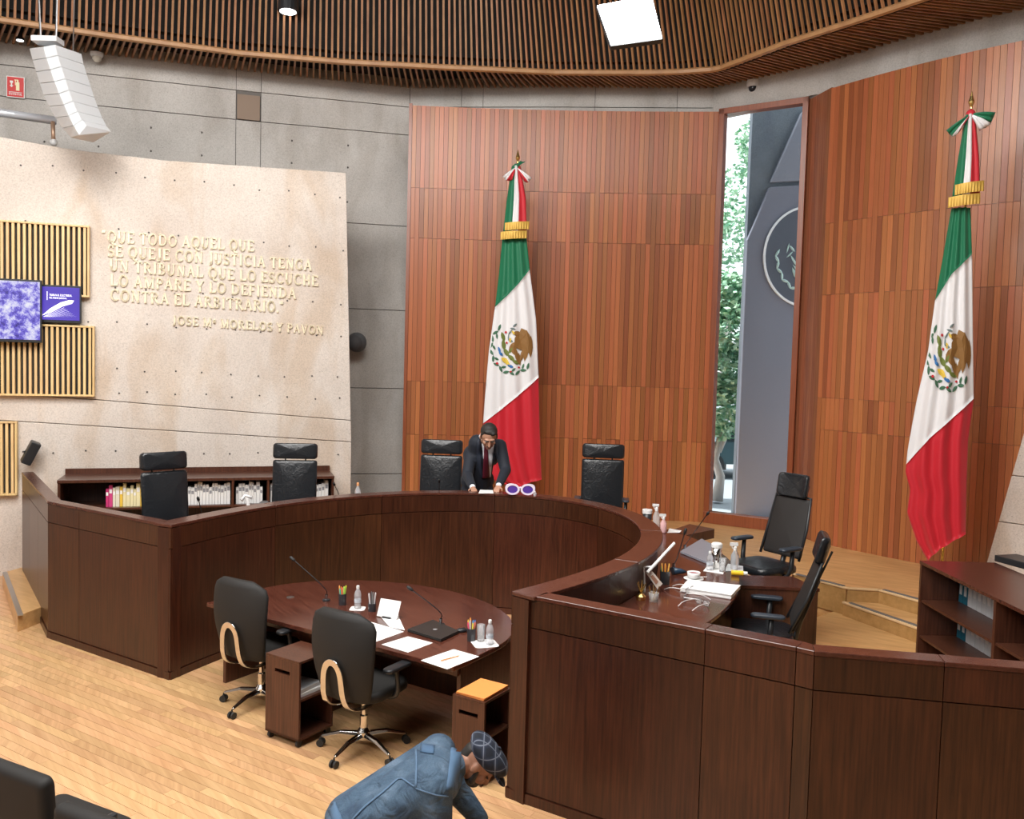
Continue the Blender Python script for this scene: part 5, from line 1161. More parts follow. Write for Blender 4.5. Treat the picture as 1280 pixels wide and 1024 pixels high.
# --- rim and far desk
c = W(-.35, 3.60, RZ); c = G(650, 619, RZ); t = thing('novelty_sunglasses', 'oversized white sunglasses with violet lenses lying on the bench rim', 'sunglasses', c, .0)
LENS = mat('violet_lens', (.10, .05, .32), .08)
for sx in (-1, 1):
    mb = MB(); rings = []
    for ro_, ri_, yy in ((.083, .060, -.012), (.083, .060, .012)): pass
    n = 26; P = []
    for yy in (-.012, .012):
        for rr_ in (1, 0):
            for k in range(n):
                a = 2*PI*k/n; ex = .083 if rr_ else .060; ez = .064 if rr_ else .045; up_ = .016*max(0, math.sin(a))*max(0, math.cos(a)*sx) if rr_ else 0
                P.append((sx*.088+ex*math.cos(a)+sx*up_*1.2, yy, .066+ez*math.sin(a)+up_))
    f_ = []
    for k in range(n):
        j = (k+1) % n; f_ += [(k, j, n+j, n+k), (2*n+k, 3*n+k, 3*n+j, 2*n+j), (k, 2*n+k, 2*n+j, j), (n+k, n+j, 3*n+j, 3*n+k)]
    mb.add(P, f_); fr_ = obj('lens_frame', mb, mat('lilac_white', (.80, .72, .86), .35), t)
    mb = MB(); mb.ell((sx*.088, 0, .066), (.062, .006, .047), seg=20); obj('lens', mb, LENS, fr_, smooth=True)
    mb = MB(); mb.tube([(sx*.165, .01, .09), (sx*.16, .10, .08), (sx*.14, .16, .04)], .008, 6); obj('temple', mb, MC['lilac_white'], t)
mb = MB(); mb.tube([(-.02, 0, .08), (0, 0, .09), (.02, 0, .08)], .01, 6); obj('nose_bridge', mb, MC['lilac_white'], t)
bottle(G(668.5, 621, RZ), 'small clear bottle with white cap right of the oversized sunglasses', .065, .018)
gooseneck(D(549.5, 632, 10.35), D(549, 612, 10.3), D(549, 602, 10.2), 'upright gooseneck microphone in front of the far left leather chair')
gooseneck(D(425, 640, 10.0), D(424, 618, 9.95), D(418, 606, 9.8), 'gooseneck microphone between the inscription chair and the capped bottle')
gooseneck(D(253, 655, 8.75), D(252, 640, 8.7), D(248, 625, 8.6), 'gooseneck microphone right of the left corner chair')
for o_ in bpy.data.objects:
    if o_.name.startswith('gooseneck_microphone') and o_.location.y > 8.5:   # stand them on the judges' desk
        dz = o_.location.z-DZ_
        for k in kids(o_):
            if k.name.startswith(('stem', 'microphone_head')):
                k.location.z += dz
                if k.name.startswith('stem'):
                    for v_ in k.data.vertices:
                        if v_.co.z < .06: v_.co.z -= dz
        o_.location.z = DZ_
bottle(G(447, 634, DZ_), 'clear bottle with an orange collar behind the far bench rim', .30, .036, mat('orange_cap', (.75, .35, .15), .5))
c = G(312, 652, DZ_); c.y += .0; t = thing('desk_telephone', 'white telephone on the desk behind the left bench', 'telephone', c, .4); mb = MB(); mb.box((0, 0, .06), (.16, .14, .12)); obj('telephone_body', mb, WHT, t, bevel=.015); mb = MB(); mb.tube([(-.09, -.02, .24), (-.05, 0, .29), (.03, 0, .26)], [.02, .014, .02], 8); obj('handset', mb, WHT, t, smooth=True); mb = MB(); mb.tube([(0, 0, .1), (-.03, 0, .26)], .018, 8); obj('neck', mb, WHT, t)
# --- right desk
gooseneck(G(842, 712, DZ_), G(846, 700, DZ_+.05), D(856, 666, G(842, 712, DZ_).y+.1), 'nearer gooseneck microphone beside the pencil cup on the right desk')
gooseneck(G(856, 688, DZ_), G(866, 668, DZ_+.05), D(884, 643, G(856, 688, DZ_).y+.3), 'taller gooseneck microphone leaning over the grey laptop on the right desk')
laptop([(850, 692), (877, 676), (892, 684), (884, 706)], DZ_, 'closed grey laptop on the right desk', mat('laptop_grey', (.24, .24, .28), .35))
c = G(895, 711, DZ_); t = thing('steel_mug', 'steel mug with white lid behind the right desk bottles', 'mug', c); mb = MB(); mb.lathe([(.042, 0), (.046, .20)], (0, 0, 0), 20); obj('mug_body', mb, CHR, t, smooth=True); mb = MB(); mb.lathe([(.049, .195), (.049, .225), (.04, .235)], (0, 0, 0), 20); obj('lid', mb, WHT, t)
sheet([(879, 714), (884, 708), (906, 711), (904, 718)], DZ_, 'white napkin under bottle and glass on the right desk', 'napkin', cat='napkin')
bottle(G(887, 713, DZ_)+Vector((0, 0, .003)), 'small water bottle before the steel mug on the right desk', .17)
tumbler(G(903, 715, DZ_)+Vector((0, 0, .003)), 'drinking glass right of the steel mug on the right desk', .12)
def sprayer(p, label, h=.17, r=.036, liquid=PET):
    t = thing('spray_bottle', label, 'bottle', p, 0, 'sanitizer bottles')
    mb = MB(); mb.lathe([(r*.9, 0), (r, .01), (r, h*.62), (r*.4, h*.85), (r*.4, h*.9)], (0, 0, 0), 16); obj('bottle_body', mb, liquid, t, smooth=True)
    mb = MB(); mb.lathe([(r*.45, h*.86), (r*.45, h*1.0), (r*.3, h*1.05)], (0, 0, 0), 12); mb.box((-.012, 0, h*1.13), (.07, .022, .028)); hd = obj('spray_head', mb, WHT, t)
    mb = MB(); mb.box((-.03, 0, h*1.03), (.008, .012, .04), rot=Matrix.Rotation(-.4, 3, 'Y')); obj('trigger', mb, WHT, hd); return t
sheet([(905, 714), (910, 705), (929, 708), (929, 715)], DZ_, 'clear plastic sheet under the spray bottle on the right desk', 'plastic_tray', mat('clear_sheet', (.7, .72, .74), .2), cat='tray')
sprayer(G(918, 712, DZ_)+Vector((0, 0, .003)), 'clear spray bottle at the edge of the right desk', .20)
a, b = G(914, 719, DZ_)+Vector((0, 0, .022)), G(929, 720, DZ_)+Vector((0, 0, .022)); t = thing('yellow_roll', 'yellow roll lying by the spray bottle on the right desk', 'roll', (a+b)/2-Vector((0, 0, .022))); mb = MB(); mb.tube([a, b], .022, 14); obj('roll_body', mb, mat('bright_yellow', (.85, .55, .02), .4), t, world=True); mb = MB(); mb.tube([b, b+(b-a).normalized()*.035], .017, 12); obj('clear_end', mb, WHT, t, world=True)
c = G(867, 725, DZ_); t = thing('coffee_cup', 'white cup on a saucer with dark red contents on the right desk', 'cup', c)
mb = MB(); mb.lathe([(.035, 0), (.085, .012), (.085, .016), (.03, .008)], (0, 0, 0), 22); obj('saucer', mb, WHT, t, smooth=True)
mb = MB(); mb.lathe([(.03, .012), (.052, .03), (.056, .068), (.052, .068), (.047, .03), (.02, .02)], (0, 0, 0), 20); obj('cup_body', mb, WHT, t, smooth=True)
mb = MB(); mb.lathe([(.05, .052), (.05, .056)], (0, 0, 0), 16); obj('contents', mb, mat('berry_red', (.25, .02, .03), .6), t)
mb = MB(); mb.tube([(.04, .02, .02), (.12, .03, .02)], .004, 6); obj('spoon', mb, CHR, t)
c = G(848, 718, DZ_); t = thing('dark_blue_stamp', 'small dark blue cone-shaped stamp left of the coffee cup', 'stamp', c, .2); mb = MB(); mb.tube([(-.05, 0, .032), (.03, 0, .025), (.07, 0, .02)], [.032, .022, .01], 12); obj('stamp_body', mb, mat('dark_blue', (.02, .05, .09), .25), t, smooth=True); mb = MB(); mb.tube([(-.058, 0, .032), (-.05, 0, .032)], .033, 12); obj('stamp_foot', mb, PLAB, t)
pencup(G(831, 730, DZ_), 'black pencil cup with orange pencils and green marker on the right desk', [(.85, .35, .05), (.9, .4, .08), (.05, .55, .15), (.9, .45, .1), (.8, .3, .05), (.9, .5, .1)], r=.043, h=.11)
# paper stack: a pad of separate layers
q = [(849, 740), (858, 730), (926, 737), (914, 750)]
t = thing('paper_stack', 'thick stack of white papers on the right desk', 'paper', sum((G(x, y, DZ_) for x, y in q), Vector())/4)
P = [G(x, y, DZ_) for x, y in q]; c = sum(P, Vector())/4
for k in range(6):
    dx = Vector((R.uniform(-.006, .006), R.uniform(-.006, .006), 0)); mb = MB(); mb.prism([(c+(p-c)*.97+dx)[:2] for p in P], DZ_+.0065*k, DZ_+.0065*k+.0058); obj('sheaf', mb, PAP, t, world=True)
def specs(center, rz, label):
    t = thing('eyeglasses', label, 'glasses', center, rz, 'eyeglasses and wire stands on the right desk')
    for sx in (-1, 1):
        mb = MB(); mb.tube([Vector((sx*.038+.030*math.cos(a), 0, .026+.022*math.sin(a))) for a in [2*PI*k/16 for k in range(17)]], .003, 6); f_ = obj('lens_rim', mb, STEEL, t)
        mb = MB(); mb.ell((sx*.038, 0, .026), (.028, .001, .02)); obj('lens', mb, GLASS, f_)
        mb = MB(); mb.tube(smooth_path([(sx*.07, 0, .035), (sx*.075, .13, .035), (sx*.07, .19, .005)]), .004, 6); obj('temple', mb, mat('pale_frame', (.75, .74, .74), .3, .3), t, smooth=True)
    mb = MB(); mb.tube([(-.01, 0, .03), (.01, 0, .03)], .003, 6); obj('nose_bridge', mb, STEEL, t); return t
for (px, py, rz_, lab) in ((862, 741, .9, 'silver eyeglasses resting against the paper stack'), (856, 750, -1.9, 'pale eyeglasses with long temples in front of the paper stack'), (878, 757, 2.2, 'pale eyeglasses nearest the front rim of the right desk')):
    specs(G(px, py, DZ_), rz_, lab)
# desk lamp with a bar arm, small picture card, glass with gold sticks
c = G(806, 740, DZ_); t = thing('bar_desk_lamp', 'white desk lamp with straight tilted bar at the left end of the right desk', 'lamp', c)
mb = MB(); mb.lathe([(.06, 0), (.06, .012), (.02, .016)], (0, 0, 0), 18); obj('base', mb, CHR, t)
h0 = D(805, 709, c.y)-c; mb = MB(); mb.tube([(0, 0, .01), h0], .007, 8); obj('post', mb, WHT, t)
a, b = D(809, 716, c.y-.05)-c, D(843, 679, c.y+.15)-c; mb = MB(); mb.tube([a, b], .013, 8); obj('light_bar', mb, WHT, t)
mb = MB(); mb.tube([h0, a.lerp(b, .2)], .008, 6); obj('hinge', mb, WHT, t)
P = [D(x, y, c.y-.02) for x, y in ((808, 717), (814, 713), (828, 730), (822, 737))]; cc_ = sum(P, Vector())/4; t = thing('picture_card', 'small picture card leaning beside the bar lamp', 'card', Vector((cc_.x, cc_.y, DZ_)))
mb = MB(); mb.add(P+[p+Vector((.002, .006, 0)) for p in P], [(0, 3, 2, 1), (4, 5, 6, 7), (0, 1, 5, 4), (1, 2, 6, 5), (2, 3, 7, 6), (3, 0, 4, 7)]); obj('card', mb, mat('cream_card', (.82, .74, .66), .6), t, world=True)
mb = MB(); mb.add([cc_+(p-cc_)*.5+Vector((0, -.003, 0)) for p in P], [(0, 3, 2, 1)]); obj('printed_picture', mb, mat('card_print', (.45, .22, .14), .6), t, world=True)
low_ = min(P, key=lambda p: p.z); mb = MB(); mb.tube([low_+Vector((0, .01, 0)), Vector((low_.x, low_.y+.05, DZ_))], .004, 6); obj('card_prop', mb, WHT, t, world=True)
c = G(817, 752, DZ_); t = thing('glass_cup', 'clear glass cup with small metal clips by the bar lamp', 'cup', c); mb = MB(); mb.lathe([(.034, 0), (.040, .07), (.037, .07), (.03, .006)], (0, 0, 0), 16); obj('cup', mb, GLASS, t, smooth=True)
for k in range(4): mb = MB(); a = k*1.6; mb.tube([(.015*math.cos(a), .015*math.sin(a), .008), (.04*math.cos(a), .04*math.sin(a), .12)], .004, 6); obj('clip', mb, BRASS, t)
c = G(801, 750, DZ_); t = thing('gold_ornament', 'small gold ornament with upright sticks behind the glass cup', 'ornament', c); mb = MB(); mb.lathe([(.035, 0), (.04, .03), (.015, .05)], (0, 0, 0), 14); obj('bowl', mb, BRASS, t)
for k in range(5): mb = MB(); a = k*1.3; mb.tube([(0, 0, .04), (.035*math.cos(a), .03*math.sin(a), .13+.02*(k % 2))], .004, 5); obj('stick', mb, BRASS, t)
# items by the bend of the bench
c = G(808, 652, DZ_); t = thing('black_jar', 'black jar with a white lid at the bend of the bench', 'jar', G(808.5, 660, DZ_)); mb = MB(); mb.lathe([(.05, 0), (.052, .17)], (0, 0, 0), 18); obj('jar_body', mb, PLA, t, smooth=True); mb = MB(); mb.lathe([(.056, .165), (.056, .205), (.05, .21)], (0, 0, 0), 18); obj('lid', mb, WHT, t)
sprayer(G(820, 662, DZ_), 'clear spray bottle beside the black jar at the bend of the bench', .24, .04)
sprayer(G(829, 666, DZ_), 'pink hand sanitizer pump bottle at the bend of the bench', .17, .035, mat('pink_liquid', (.75, .45, .45), .2))
sheet([(834, 666), (837, 661), (852, 663.5), (850, 666)], DZ_+.0, 'white paper beside the pink sanitizer at the bend of the bench')

# ================================================================ FOREGROUND SEATS
def hall_seat(pl, pr_, z, label):
    a, b = Vector(pl), Vector(pr_); d = (b-a).normalized(); c = (a+b)/2; w_ = (b-a).length; t = thing('auditorium_seat', label, 'seat', (c.x, c.y, 0), math.atan2(d.y, d.x), 'black hall seats in the foreground')
    cushion('backrest', FAB, t, w_, .62, .085, (0, 0, z-.31), (PI/2+.06, 0, 0), r=.035)
    cushion('seat_cushion', FAB, t, w_*.96, .46, .11, (0, .27, .44), r=.05)
    for sx in (-1, 1):
        mb = MB(); mb.box((sx*(w_/2+.02), .12, .31), (.04, .42, .62)); obj('side_panel', mb, PLA, t, bevel=.015)
    mb = MB(); mb.box((0, .12, .2), (w_, .3, .05)); obj('under_frame', mb, PLA, t)
zs_ = .93
hall_seat(G(-38, 934, zs_), G(66, 972, zs_), zs_, 'black hall seat back at the left bottom corner')
hall_seat(G(78, 999, zs_), G(190, 1040, zs_), zs_, 'black hall seat back right of the corner seat, cut by the frame bottom')

# ================================================================ PEOPLE
def frame(fwd, up):
    y = Vector(fwd).normalized(); z = Vector(up); z = (z-y*z.dot(y)).normalized(); x = y.cross(z); return Matrix((x, y, z)).transposed()
def head_into(mb, c, M_, s=1.0):
    """cranium, jaw, nose, ears, brow in one mesh; M_ columns are right, forward, up"""
    P = lambda x, y, z: Vector(c)+M_ @ Vector((x*s, y*s, z*s))
    mb.ell(P(0, -.012, .03), (.077*s, .096*s, .092*s), M_, 18, 12); mb.ell(P(0, .026, -.03), (.062*s, .066*s, .080*s), M_, 16, 10); mb.ell(P(0, .055, -.088), (.030*s, .027*s, .024*s), M_)
    mb.cap(P(0, .088, .012), P(0, .108, -.028), .010*s, .015*s, 10); mb.ell(P(0, .078, .030), (.052*s, .018*s, .012*s), M_)
    for sx in (-1, 1): mb.ell(P(sx*.079, -.008, -.008), (.011*s, .022*s, .034*s), M_); mb.ell(P(sx*.04, .065, -.02), (.022*s, .02*s, .02*s), M_)
    mb.ell(P(0, .088, -.052), (.026*s, .012*s, .010*s), M_)
    return P
def hand_into(mb, wrist, d, nrm, s=1.0, curl=.5, thumb=1):
    """palm, four bent fingers of different lengths and a thumb from the side of the palm"""
    d = Vector(d).normalized(); n = Vector(nrm); n = (n-d*n.dot(d)).normalized(); side_ = d.cross(n)*thumb; w0 = Vector(wrist)
    for k in range(4): o = (k-1.5)*.019*s; mb.cap(w0+side_*o*.6, w0+d*.085*s+side_*o, .017*s, .012*s, 8)
    for k, ln in enumerate((.072, .082, .076, .060)):
        o = (1.5-k)*.0205*s; p = w0+d*.088*s+side_*o; dd = d; r0 = .0092*s
        for j, f_ in enumerate((.42, .33, .25)):
            dd = (dd - n*curl*.55).normalized(); q = p+dd*ln*f_*s; mb.cap(p, q, r0, r0*.92, 8); p = q; r0 *= .92
    p = w0+side_*.026*s+d*.02*s; q = p+(side_*.8+d*.7-n*.2).normalized()*.042*s; mb.cap(p, q, .013*s, .011*s, 8); mb.cap(q, q+(side_*.25+d*1.0-n*.35).normalized()*.034*s, .010*s, .009*s, 8)
def bvh_of(*objs):
    vs, fs = [], []
    for o in objs:
        n = len(vs); Mw = Matrix.Translation(rootof(o).location); vs += [Mw @ v_.co for v_ in o.data.vertices]; fs += [[i+n for i in p.vertices] for p in o.data.polygons]
    return BVHTree.FromPolygons(vs, fs)
def drape(name, m, parent, bvh, fn, direction, nx, ny, off=.004, solid=.006, smooth=True):
    d = Vector(direction).normalized(); mb = MB(); P = []; ok = {}
    for j in range(ny+1):
        for i in range(nx+1):
            o_ = Vector(fn(i/nx, j/ny)); h = bvh.ray_cast(o_-d*1.0, d)
            if h[0] is not None: ok[(i, j)] = len(P); P.append(h[0]-d*off)
    F_ = [(ok[(i, j)], ok[(i+1, j)], ok[(i+1, j+1)], ok[(i, j+1)]) for j in range(ny) for i in range(nx) if all(k in ok for k in ((i, j), (i+1, j), (i+1, j+1), (i, j+1)))]
    if not F_: return None
    mb.add(P, F_); return obj(name, mb, m, parent, world=True, smooth=smooth, solid=solid)
# ---- person in the navy suit, leaning on the far bench
V = Vector
def suit_person():
    hip = V((-.42, 11.02, POD+.93)); t = thing('person', 'person in a navy suit, white shirt and burgundy tie leaning over the far bench', 'person', (hip.x, hip.y, POD))
    chest = V((-.37, 10.84, POD+1.27)); shc = V((-.345, 10.74, POD+1.44)); neck = V((-.325, 10.66, POD+1.53)); hc = D(611, 546, 10.45)
    fwd = V((.10, -.80, -.62)); M_ = frame(fwd, (0, 0, 1)); across = V((.97, .10, .06))
    sh = {-1: D(589, 566, 10.80), 1: D(625, 557, 10.72)}
    wr = {-1: D(591, 610, 10.22), 1: D(623, 608, 10.22)}
    el = {-1: D(584, 594, 10.62), 1: D(632, 588, 10.55)}
    b = MB(); P = head_into(b, hc, M_, 1.25); b.cap(neck-V((0, .0, .05)), hc+M_ @ V((0, -.02, -.05)), .056, .052)
    b.cap(hip, chest, .13, .13, 14); b.cap(chest-across*.07, chest+across*.07, .13, .13, 14); b.cap(sh[-1], sh[1], .06, .06)
    for s in (-1, 1):
        b.cap(sh[s], el[s], .05, .04); b.cap(el[s], wr[s], .04, .027); d = (wr[s]-el[s]); hand_into(b, wr[s], d+V((0, 0, .02)), (0, 0, 1), .95, .6, thumb=-s)
        hp = hip+V((s*.10, 0, -.05)); kn = V((hp.x+s*.02, hp.y-.04, POD+.50)); an = V((kn.x, kn.y+.05, POD+.09)); b.cap(hp, kn, .085, .06); b.cap(kn, an, .055, .038); b.cap(an, an+V((0, -.14, -.045)), .04, .03)
    body = blob('body', b, SKIN, t, .0065, 3)
    j = MB(); j.cap(hip-V((0, 0, .10)), chest, .165, .165, 16); j.cap(chest-across*.085, chest+across*.085, .155, .155, 16); j.cap(hip-across*.06, hip+across*.06, .16, .16, 14)
    j.cap(sh[-1]+across*.02, sh[1]-across*.02, .078, .078, 14); j.cap(shc-across*.08, chest-across*.06, .11, .13); j.cap(shc+across*.08, chest+across*.06, .11, .13)
    for s in (-1, 1): j.cap(sh[s], el[s], .083, .070, 14); j.cap(el[s], el[s].lerp(wr[s], .86), .068, .050, 14)
    jk = blob('suit_jacket', j, SUIT, t, .011, 5)
    tr_ = MB()
    for s in (-1, 1):
        hp = hip+V((s*.10, 0, -.10)); kn = V((hp.x+s*.02, hp.y-.04, POD+.50)); an = V((kn.x, kn.y+.05, POD+.06)); tr_.cap(hp, kn, .11, .08); tr_.cap(kn, an, .078, .065)
    blob('trousers', tr_, SUIT, t, .014, 4)
    for s in (-1, 1):
        a_ = V((hip.x+s*.12, hip.y+.0, POD+.04)); m2 = MB(); m2.cap(a_+V((0, .05, 0)), a_+V((0, -.16, 0)), .045, .04); m2.v = [(x, y, max(POD+.002, z)) for x, y, z in m2.v]; obj('shoe', m2, PLA, t, world=True, smooth=True)
        m2 = MB(); m2.cap(el[s].lerp(wr[s], .84), el[s].lerp(wr[s], .96), .040, .036); obj('shirt_cuff', m2, SHIRT, t, world=True, smooth=True)
    bv = bvh_of(jk); dr = V((0, 1, .12))
    top = neck+V((.01, 0, -.01)); bot = V((-.31, 10.8, POD+.99))
    def vee(w0, w1, x0=0): 
        def f(x, y): c_ = top.lerp(bot, y); w_ = w0+(w1-w0)*y; return c_+V((x0+(x-.5)*w_, 0, 0))
        return f
    drape('shirt', SHIRT, t, bv, vee(.17, .06, .03), dr, 10, 24, .005, .008)
    tie = drape('tie', TIE, t, bv, lambda x, y: top.lerp(bot, .03+y*.97)+V((.005+(x-.5)*(.035+.05*y), 0, 0)), dr, 5, 22, .014, .010)
    drape('lapel', mat('lapel_navy', (.016, .022, .038), .6), t, bv, lambda x, y: top.lerp(bot, .02+.98*y)+V((-.075+.045*y-.055*math.sin(PI*(y*.8+.1))*x, 0, 0)), dr, 4, 18, .012, .008)
    drape('lapel', MC['lapel_navy'], t, bv, lambda x, y: top.lerp(bot, .02+.98*y)+V((.125-.06*y+.05*math.sin(PI*(y*.8+.1))*x, 0, 0)), dr, 4, 18, .012, .008)
    m2 = MB(); m2.tube([neck+M_ @ V((.06*math.cos(a), .055*math.sin(a)-.01, -.02+.0*math.sin(a))) for a in [2*PI*k/16 for k in range(17)]], .016, 6); obj('shirt_collar', m2, SHIRT, t, world=True, smooth=True)
    h_ = MB(); S_ = 1.25
    h_.ell(P(0, -.024, .048), (.083*S_, .094*S_, .082*S_), M_, 20, 12); h_.ell(P(0, .025, .092), (.075, .055, .036), M_); h_.ell(P(-.03, .05, .088), (.04, .035, .026), M_)
    h_.cap(P(0, -.06, .0), P(0, -.05, -.05), .068, .055)
    for s in (-1, 1): h_.cap(P(s*.075, .01, .04), P(s*.078, .012, .0), .012, .007)
    blob('hair', h_, HAIR, t, .007, 3)
    EY = mat('eye_white', (.6, .58, .55), .3); 
    for s in (-1, 1):
        m2 = MB(); m2.ell(P(s*.031, .080, .005), (.016, .009, .007), M_); e_ = obj('eye', m2, EY, t, world=True, smooth=True)
        m2 = MB(); m2.ell(P(s*.031, .086, .003), (.006, .003, .005), M_); obj('pupil', m2, HAIR, e_, world=True)
        m2 = MB(); m2.cap(P(s*.014, .095, .024), P(s*.048, .085, .026), .007, .005); obj('eyebrow', m2, HAIR, t, world=True, smooth=True)
    m2 = MB(); m2.cap(P(-.02, .100, -.040), P(.02, .100, -.040), .005, .005); obj('moustache', m2, HAIR, t, world=True, smooth=True)
    m2 = MB(); m2.cap(P(-.018, .099, -.056), P(.018, .099, -.056), .005, .005); obj('lips', m2, mat('lips', (.32, .12, .10), .5), t, world=True, smooth=True)
suit_person()
o, P = sheet([(598, 617), (600, 612.5), (616, 613), (617, 617)], RZ, 'white paper on the far rim under the suited person'); 

# ---- person in denim bending forward in the foreground
def denim_person():
    hip = D(447, 1032, 4.60); t = thing('person', 'person in a blue denim jacket and plaid flat cap bending forward in the foreground', 'person', (hip.x, hip.y, 0))
    hf = D(556, 925, 4.88); hn = D(520, 985, 4.45)
    shf, shn = D(548, 938, 4.90), D(545, 985, 4.46); shc = (shf+shn)/2; hc = D(598, 955, 4.74); spine = D(498, 975, 4.70)
    neck = shc.lerp(hc, .45)+V((0, 0, .02))
    fwd = V((.62, -.10, -.80)); M_ = frame(fwd, (.8, .0, .6))
    el = {1: shf+V((.12, .04, -.27)), -1: shn+V((.02, -.03, -.28))}; wr = {1: el[1]+V((.16, -.06, -.16)), -1: el[-1]+V((.20, .06, -.12))}
    sh = {1: shf, -1: shn}
    b = MB(); P = head_into(b, hc, M_, 1.02); b.cap(shc.lerp(hc, .15), hc+M_ @ V((0, -.03, -.03)), .062, .058)
    b.cap(hip, shc-V((.04, 0, .06)), .11, .10); b.cap(shf, shn, .06, .06)
    for s in (-1, 1):
        b.cap(sh[s], el[s], .05, .04); b.cap(el[s], wr[s], .04, .028); hand_into(b, wr[s], wr[s]-el[s], (0, 0, 1) if s > 0 else (0, -.3, 1), 1.0, .7, thumb=-s)
        hp = hip+V((0, s*.10, -.04)); kn = V((hp.x+.34, hp.y+s*.06, .40)); an = V((kn.x-.18, kn.y, .09)); b.cap(hp, kn, .085, .06); b.cap(kn, an, .055, .04); b.cap(an, an+V((.15, 0, -.045)), .04, .03)
    blob('body', b, SKIN2, t, .008, 3)
    DEN = mat('blue_denim', (.09, .17, .28), .85); bb = DEN.node_tree.nodes['Principled BSDF']; tc = NN(DEN, 'ShaderNodeTexCoord'); n1 = NN(DEN, 'ShaderNodeTexNoise'); n1.inputs['Scale'].default_value = 5; n1.inputs['Detail'].default_value = 8; L(DEN, tc.outputs['Object'], n1.inputs['Vector'])
    cc = ramp(DEN, [(.3, (.022, .045, .085)), (.5, (.060, .108, .168)), (.75, (.135, .195, .27))], n1.outputs[0]); n2 = NN(DEN, 'ShaderNodeTexNoise'); n2.inputs['Scale'].default_value = 160; L(DEN, tc.outputs['Object'], n2.inputs['Vector']); cc = mixc(DEN, 'MULTIPLY', .5, cc, ramp(DEN, [(.35, (.6, .6, .6)), (.65, (1.1, 1.1, 1.1))], n2.outputs[0])); L(DEN, cc, bb.inputs['Base Color'])
    bp = NN(DEN, 'ShaderNodeBump'); bp.inputs['Strength'].default_value = .9; bp.inputs['Distance'].default_value = .035; n3 = NN(DEN, 'ShaderNodeTexNoise'); n3.inputs['Scale'].default_value = 9; n3.inputs['Distortion'].default_value = 1.2; L(DEN, tc.outputs['Object'], n3.inputs['Vector']); L(DEN, n3.outputs[0], bp.inputs['Height']); L(DEN, bp.outputs[0], bb.inputs['Normal'])
    j = MB(); ac = (shf-shn).normalized()
    j.cap(hip-ac*.08-V((.04, 0, .03)), hip+ac*.08-V((.04, 0, .03)), .14, .14, 16); j.cap(hip, spine-V((0, 0, .10)), .18, .175, 16)
    for s in (-1, 1): j.cap(hip+ac*s*.10-V((.06, 0, .02)), sh[s]-ac*s*.06-V((.02, 0, .03)), .14, .125, 16)
    j.cap(hip-V((0, 0, .02)), shc-V((.02, 0, .05)), .165, .165, 16); j.cap(sh[-1]+ac*.02, sh[1]-ac*.02, .105, .105, 14); j.cap(shc, shc.lerp(hc, .38), .105, .082, 14)
    for s in (-1, 1): j.cap(sh[s], el[s], .092, .075, 14); j.cap(el[s], el[s].lerp(wr[s], .8), .075, .055, 14)
    jk = blob('denim_jacket', j, DEN, t, .012, 5)
    tr_ = MB()
    for s in (-1, 1):
        hp = hip+V((0, s*.10, -.06)); kn = V((hp.x+.34, hp.y+s*.06, .40)); an = V((kn.x-.18, kn.y, .08)); tr_.cap(hp, kn, .12, .085); tr_.cap(kn, an, .08, .07)
        m2 = MB(); m2.cap(an+V((-.05, 0, -.035)), an+V((.17, 0, -.045)), .045, .04); m2.v = [(x, y, max(.002, z)) for x, y, z in m2.v]; obj('shoe', m2, PLA, t, world=True, smooth=True)
    blob('trousers', tr_, mat('dark_trousers', (.03, .035, .05), .8), t, .016, 4)
    # seams, collar, shoulder patch: strips laid on the cloth by ray
    bv = bvh_of(jk); STC = mat('denim_seam', (.085, .15, .24), .8)
    def strip_px(name, pts, w_, m, off=.005, sub_=14):
        def f(x, y):
            k = min(len(pts)-2, int(y*(len(pts)-1))); u_ = y*(len(pts)-1)-k; a, b_ = V((*pts[k], 0)), V((*pts[k+1], 0)); d = (b_-a).normalized(); q = a.lerp(b_, u_)+V((-d.y, d.x, 0))*(x-.5)*w_; return q
        mb = MB(); Pq = []; ok = {}
        for j_ in range(sub_+1):
            for i_ in range(3):
                q = f(i_/2, j_/sub_); d = ray(q.x, q.y).normalized(); h = bv.ray_cast(CO, d)
                if h[0] is not None: ok[(i_, j_)] = len(Pq); Pq.append(h[0]+h[1]*off)
        F_ = [(ok[(i_, j_)], ok[(i_+1, j_)], ok[(i_+1, j_+1)], ok[(i_, j_+1)]) for j_ in range(sub_) for i_ in range(2) if all(k in ok for k in ((i_, j_), (i_+1, j_), (i_+1, j_+1), (i_, j_+1)))]
        if F_: mb.add(Pq, F_); obj(name, mb, m, t, world=True, smooth=True, solid=.004)
    strip_px('back_seam', [(517, 911), (520, 930), (521, 955), (520, 985)], 2.6, STC); strip_px('yoke_seam', [(520, 985), (500, 972), (480, 990), (455, 1010), (440, 1026)], 2, STC)
    strip_px('armhole_seam', [(520, 986), (545, 994), (560, 996)], 2, STC); strip_px('cloth_patch', [(526, 935), (543, 938)], 11, mat('denim_patch', (.06, .12, .21), .85), .004, 6)
    strip_px('hem', [(409, 992), (416, 1010), (424, 1030)], 12, mat('denim_hem', (.075, .14, .23), .85))
    strip_px('collar', [(571, 920), (569, 940), (566, 965), (563, 988)], 13, mat('denim_collar', (.08, .15, .25), .85), .010)
    # hair fringe and beard, flat plaid cap
    h_ = MB(); h_.cap(P(0, -.075, .02), P(0, -.07, -.05), .052, .04); h_.ell(P(0, .045, -.075), (.054, .052, .042), M_)
    for s in (-1, 1): h_.cap(P(s*.072, .015, -.01), P(s*.055, .04, -.07), .012, .02)
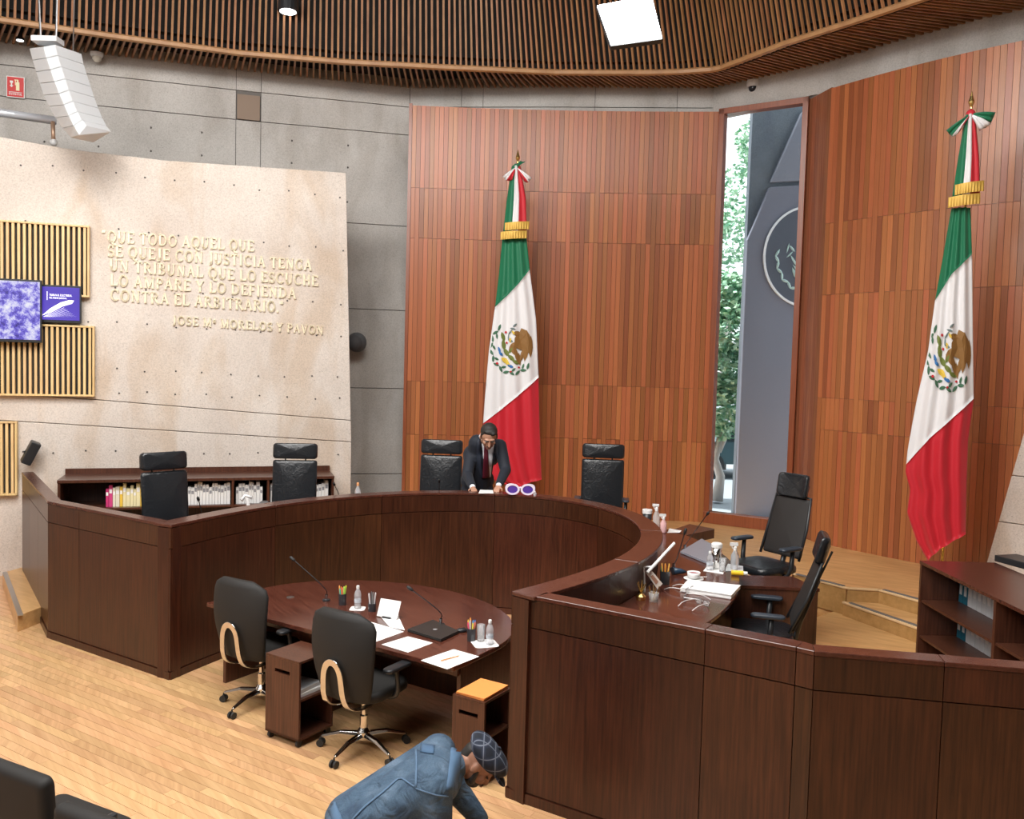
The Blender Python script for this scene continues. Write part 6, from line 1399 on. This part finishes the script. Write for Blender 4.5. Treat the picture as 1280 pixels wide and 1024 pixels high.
    blob('hair_and_beard', h_, HAIR, t, .008, 3)
    PL = mat('plaid_cloth', (.03, .04, .06), .85); bb = PL.node_tree.nodes['Principled BSDF']; tc = NN(PL, 'ShaderNodeTexCoord'); sx_ = NN(PL, 'ShaderNodeSeparateXYZ'); L(PL, tc.outputs['Object'], sx_.inputs[0])
    prev = None
    for ax_, sc2, ph in ((0, 95, 0), (1, 95, .4), (2, 95, 1.1)):
        mu = NN(PL, 'ShaderNodeMath'); mu.operation = 'MULTIPLY'; mu.inputs[1].default_value = sc2; L(PL, sx_.outputs[ax_], mu.inputs[0]); si = NN(PL, 'ShaderNodeMath'); si.operation = 'SINE'; L(PL, mu.outputs[0], si.inputs[0])
        if prev is None: prev = si.outputs[0]
        else: mx = NN(PL, 'ShaderNodeMath'); mx.operation = 'MAXIMUM'; L(PL, prev, mx.inputs[0]); L(PL, si.outputs[0], mx.inputs[1]); prev = mx.outputs[0]
    L(PL, ramp(PL, [(.0, (.008, .011, .020)), (.80, (.015, .022, .042)), (.96, (.03, .04, .07)), (.995, (.16, .18, .22))], prev), bb.inputs['Base Color'])
    cp = MB(); cp.ell(P(0, -.018, .078), (.120, .140, .066), M_, 24, 12); cp.ell(P(0, .03, .088), (.108, .11, .056), M_, 22, 12); cp.ell(P(0, -.02, .05), (.092, .108, .045), M_, 22, 12); cap_ = blob('flat_cap', cp, PL, t, .008, 4)
    m2 = MB(); m2.ell(P(0, .125, .052), (.075, .055, .009), M_, 20, 8); obj('cap_peak', m2, PL, cap_, world=True, smooth=True); m2 = MB(); m2.ell(P(0, .0, .148), (.012, .012, .006), M_); obj('cap_button', m2, PL, cap_, world=True, smooth=True)
    for s in (-1, 1):
        m2 = MB(); m2.ell(P(s*.031, .081, .004), (.013, .008, .005), M_); obj('eye', m2, HAIR, t, world=True, smooth=True)
    m2 = MB(); m2.cap(P(-.02, .103, -.055), P(.02, .103, -.055), .005, .005); obj('lips', m2, MC['lips'], t, world=True)
denim_person()
# keep dividers of repeated white books apart by their neighbours
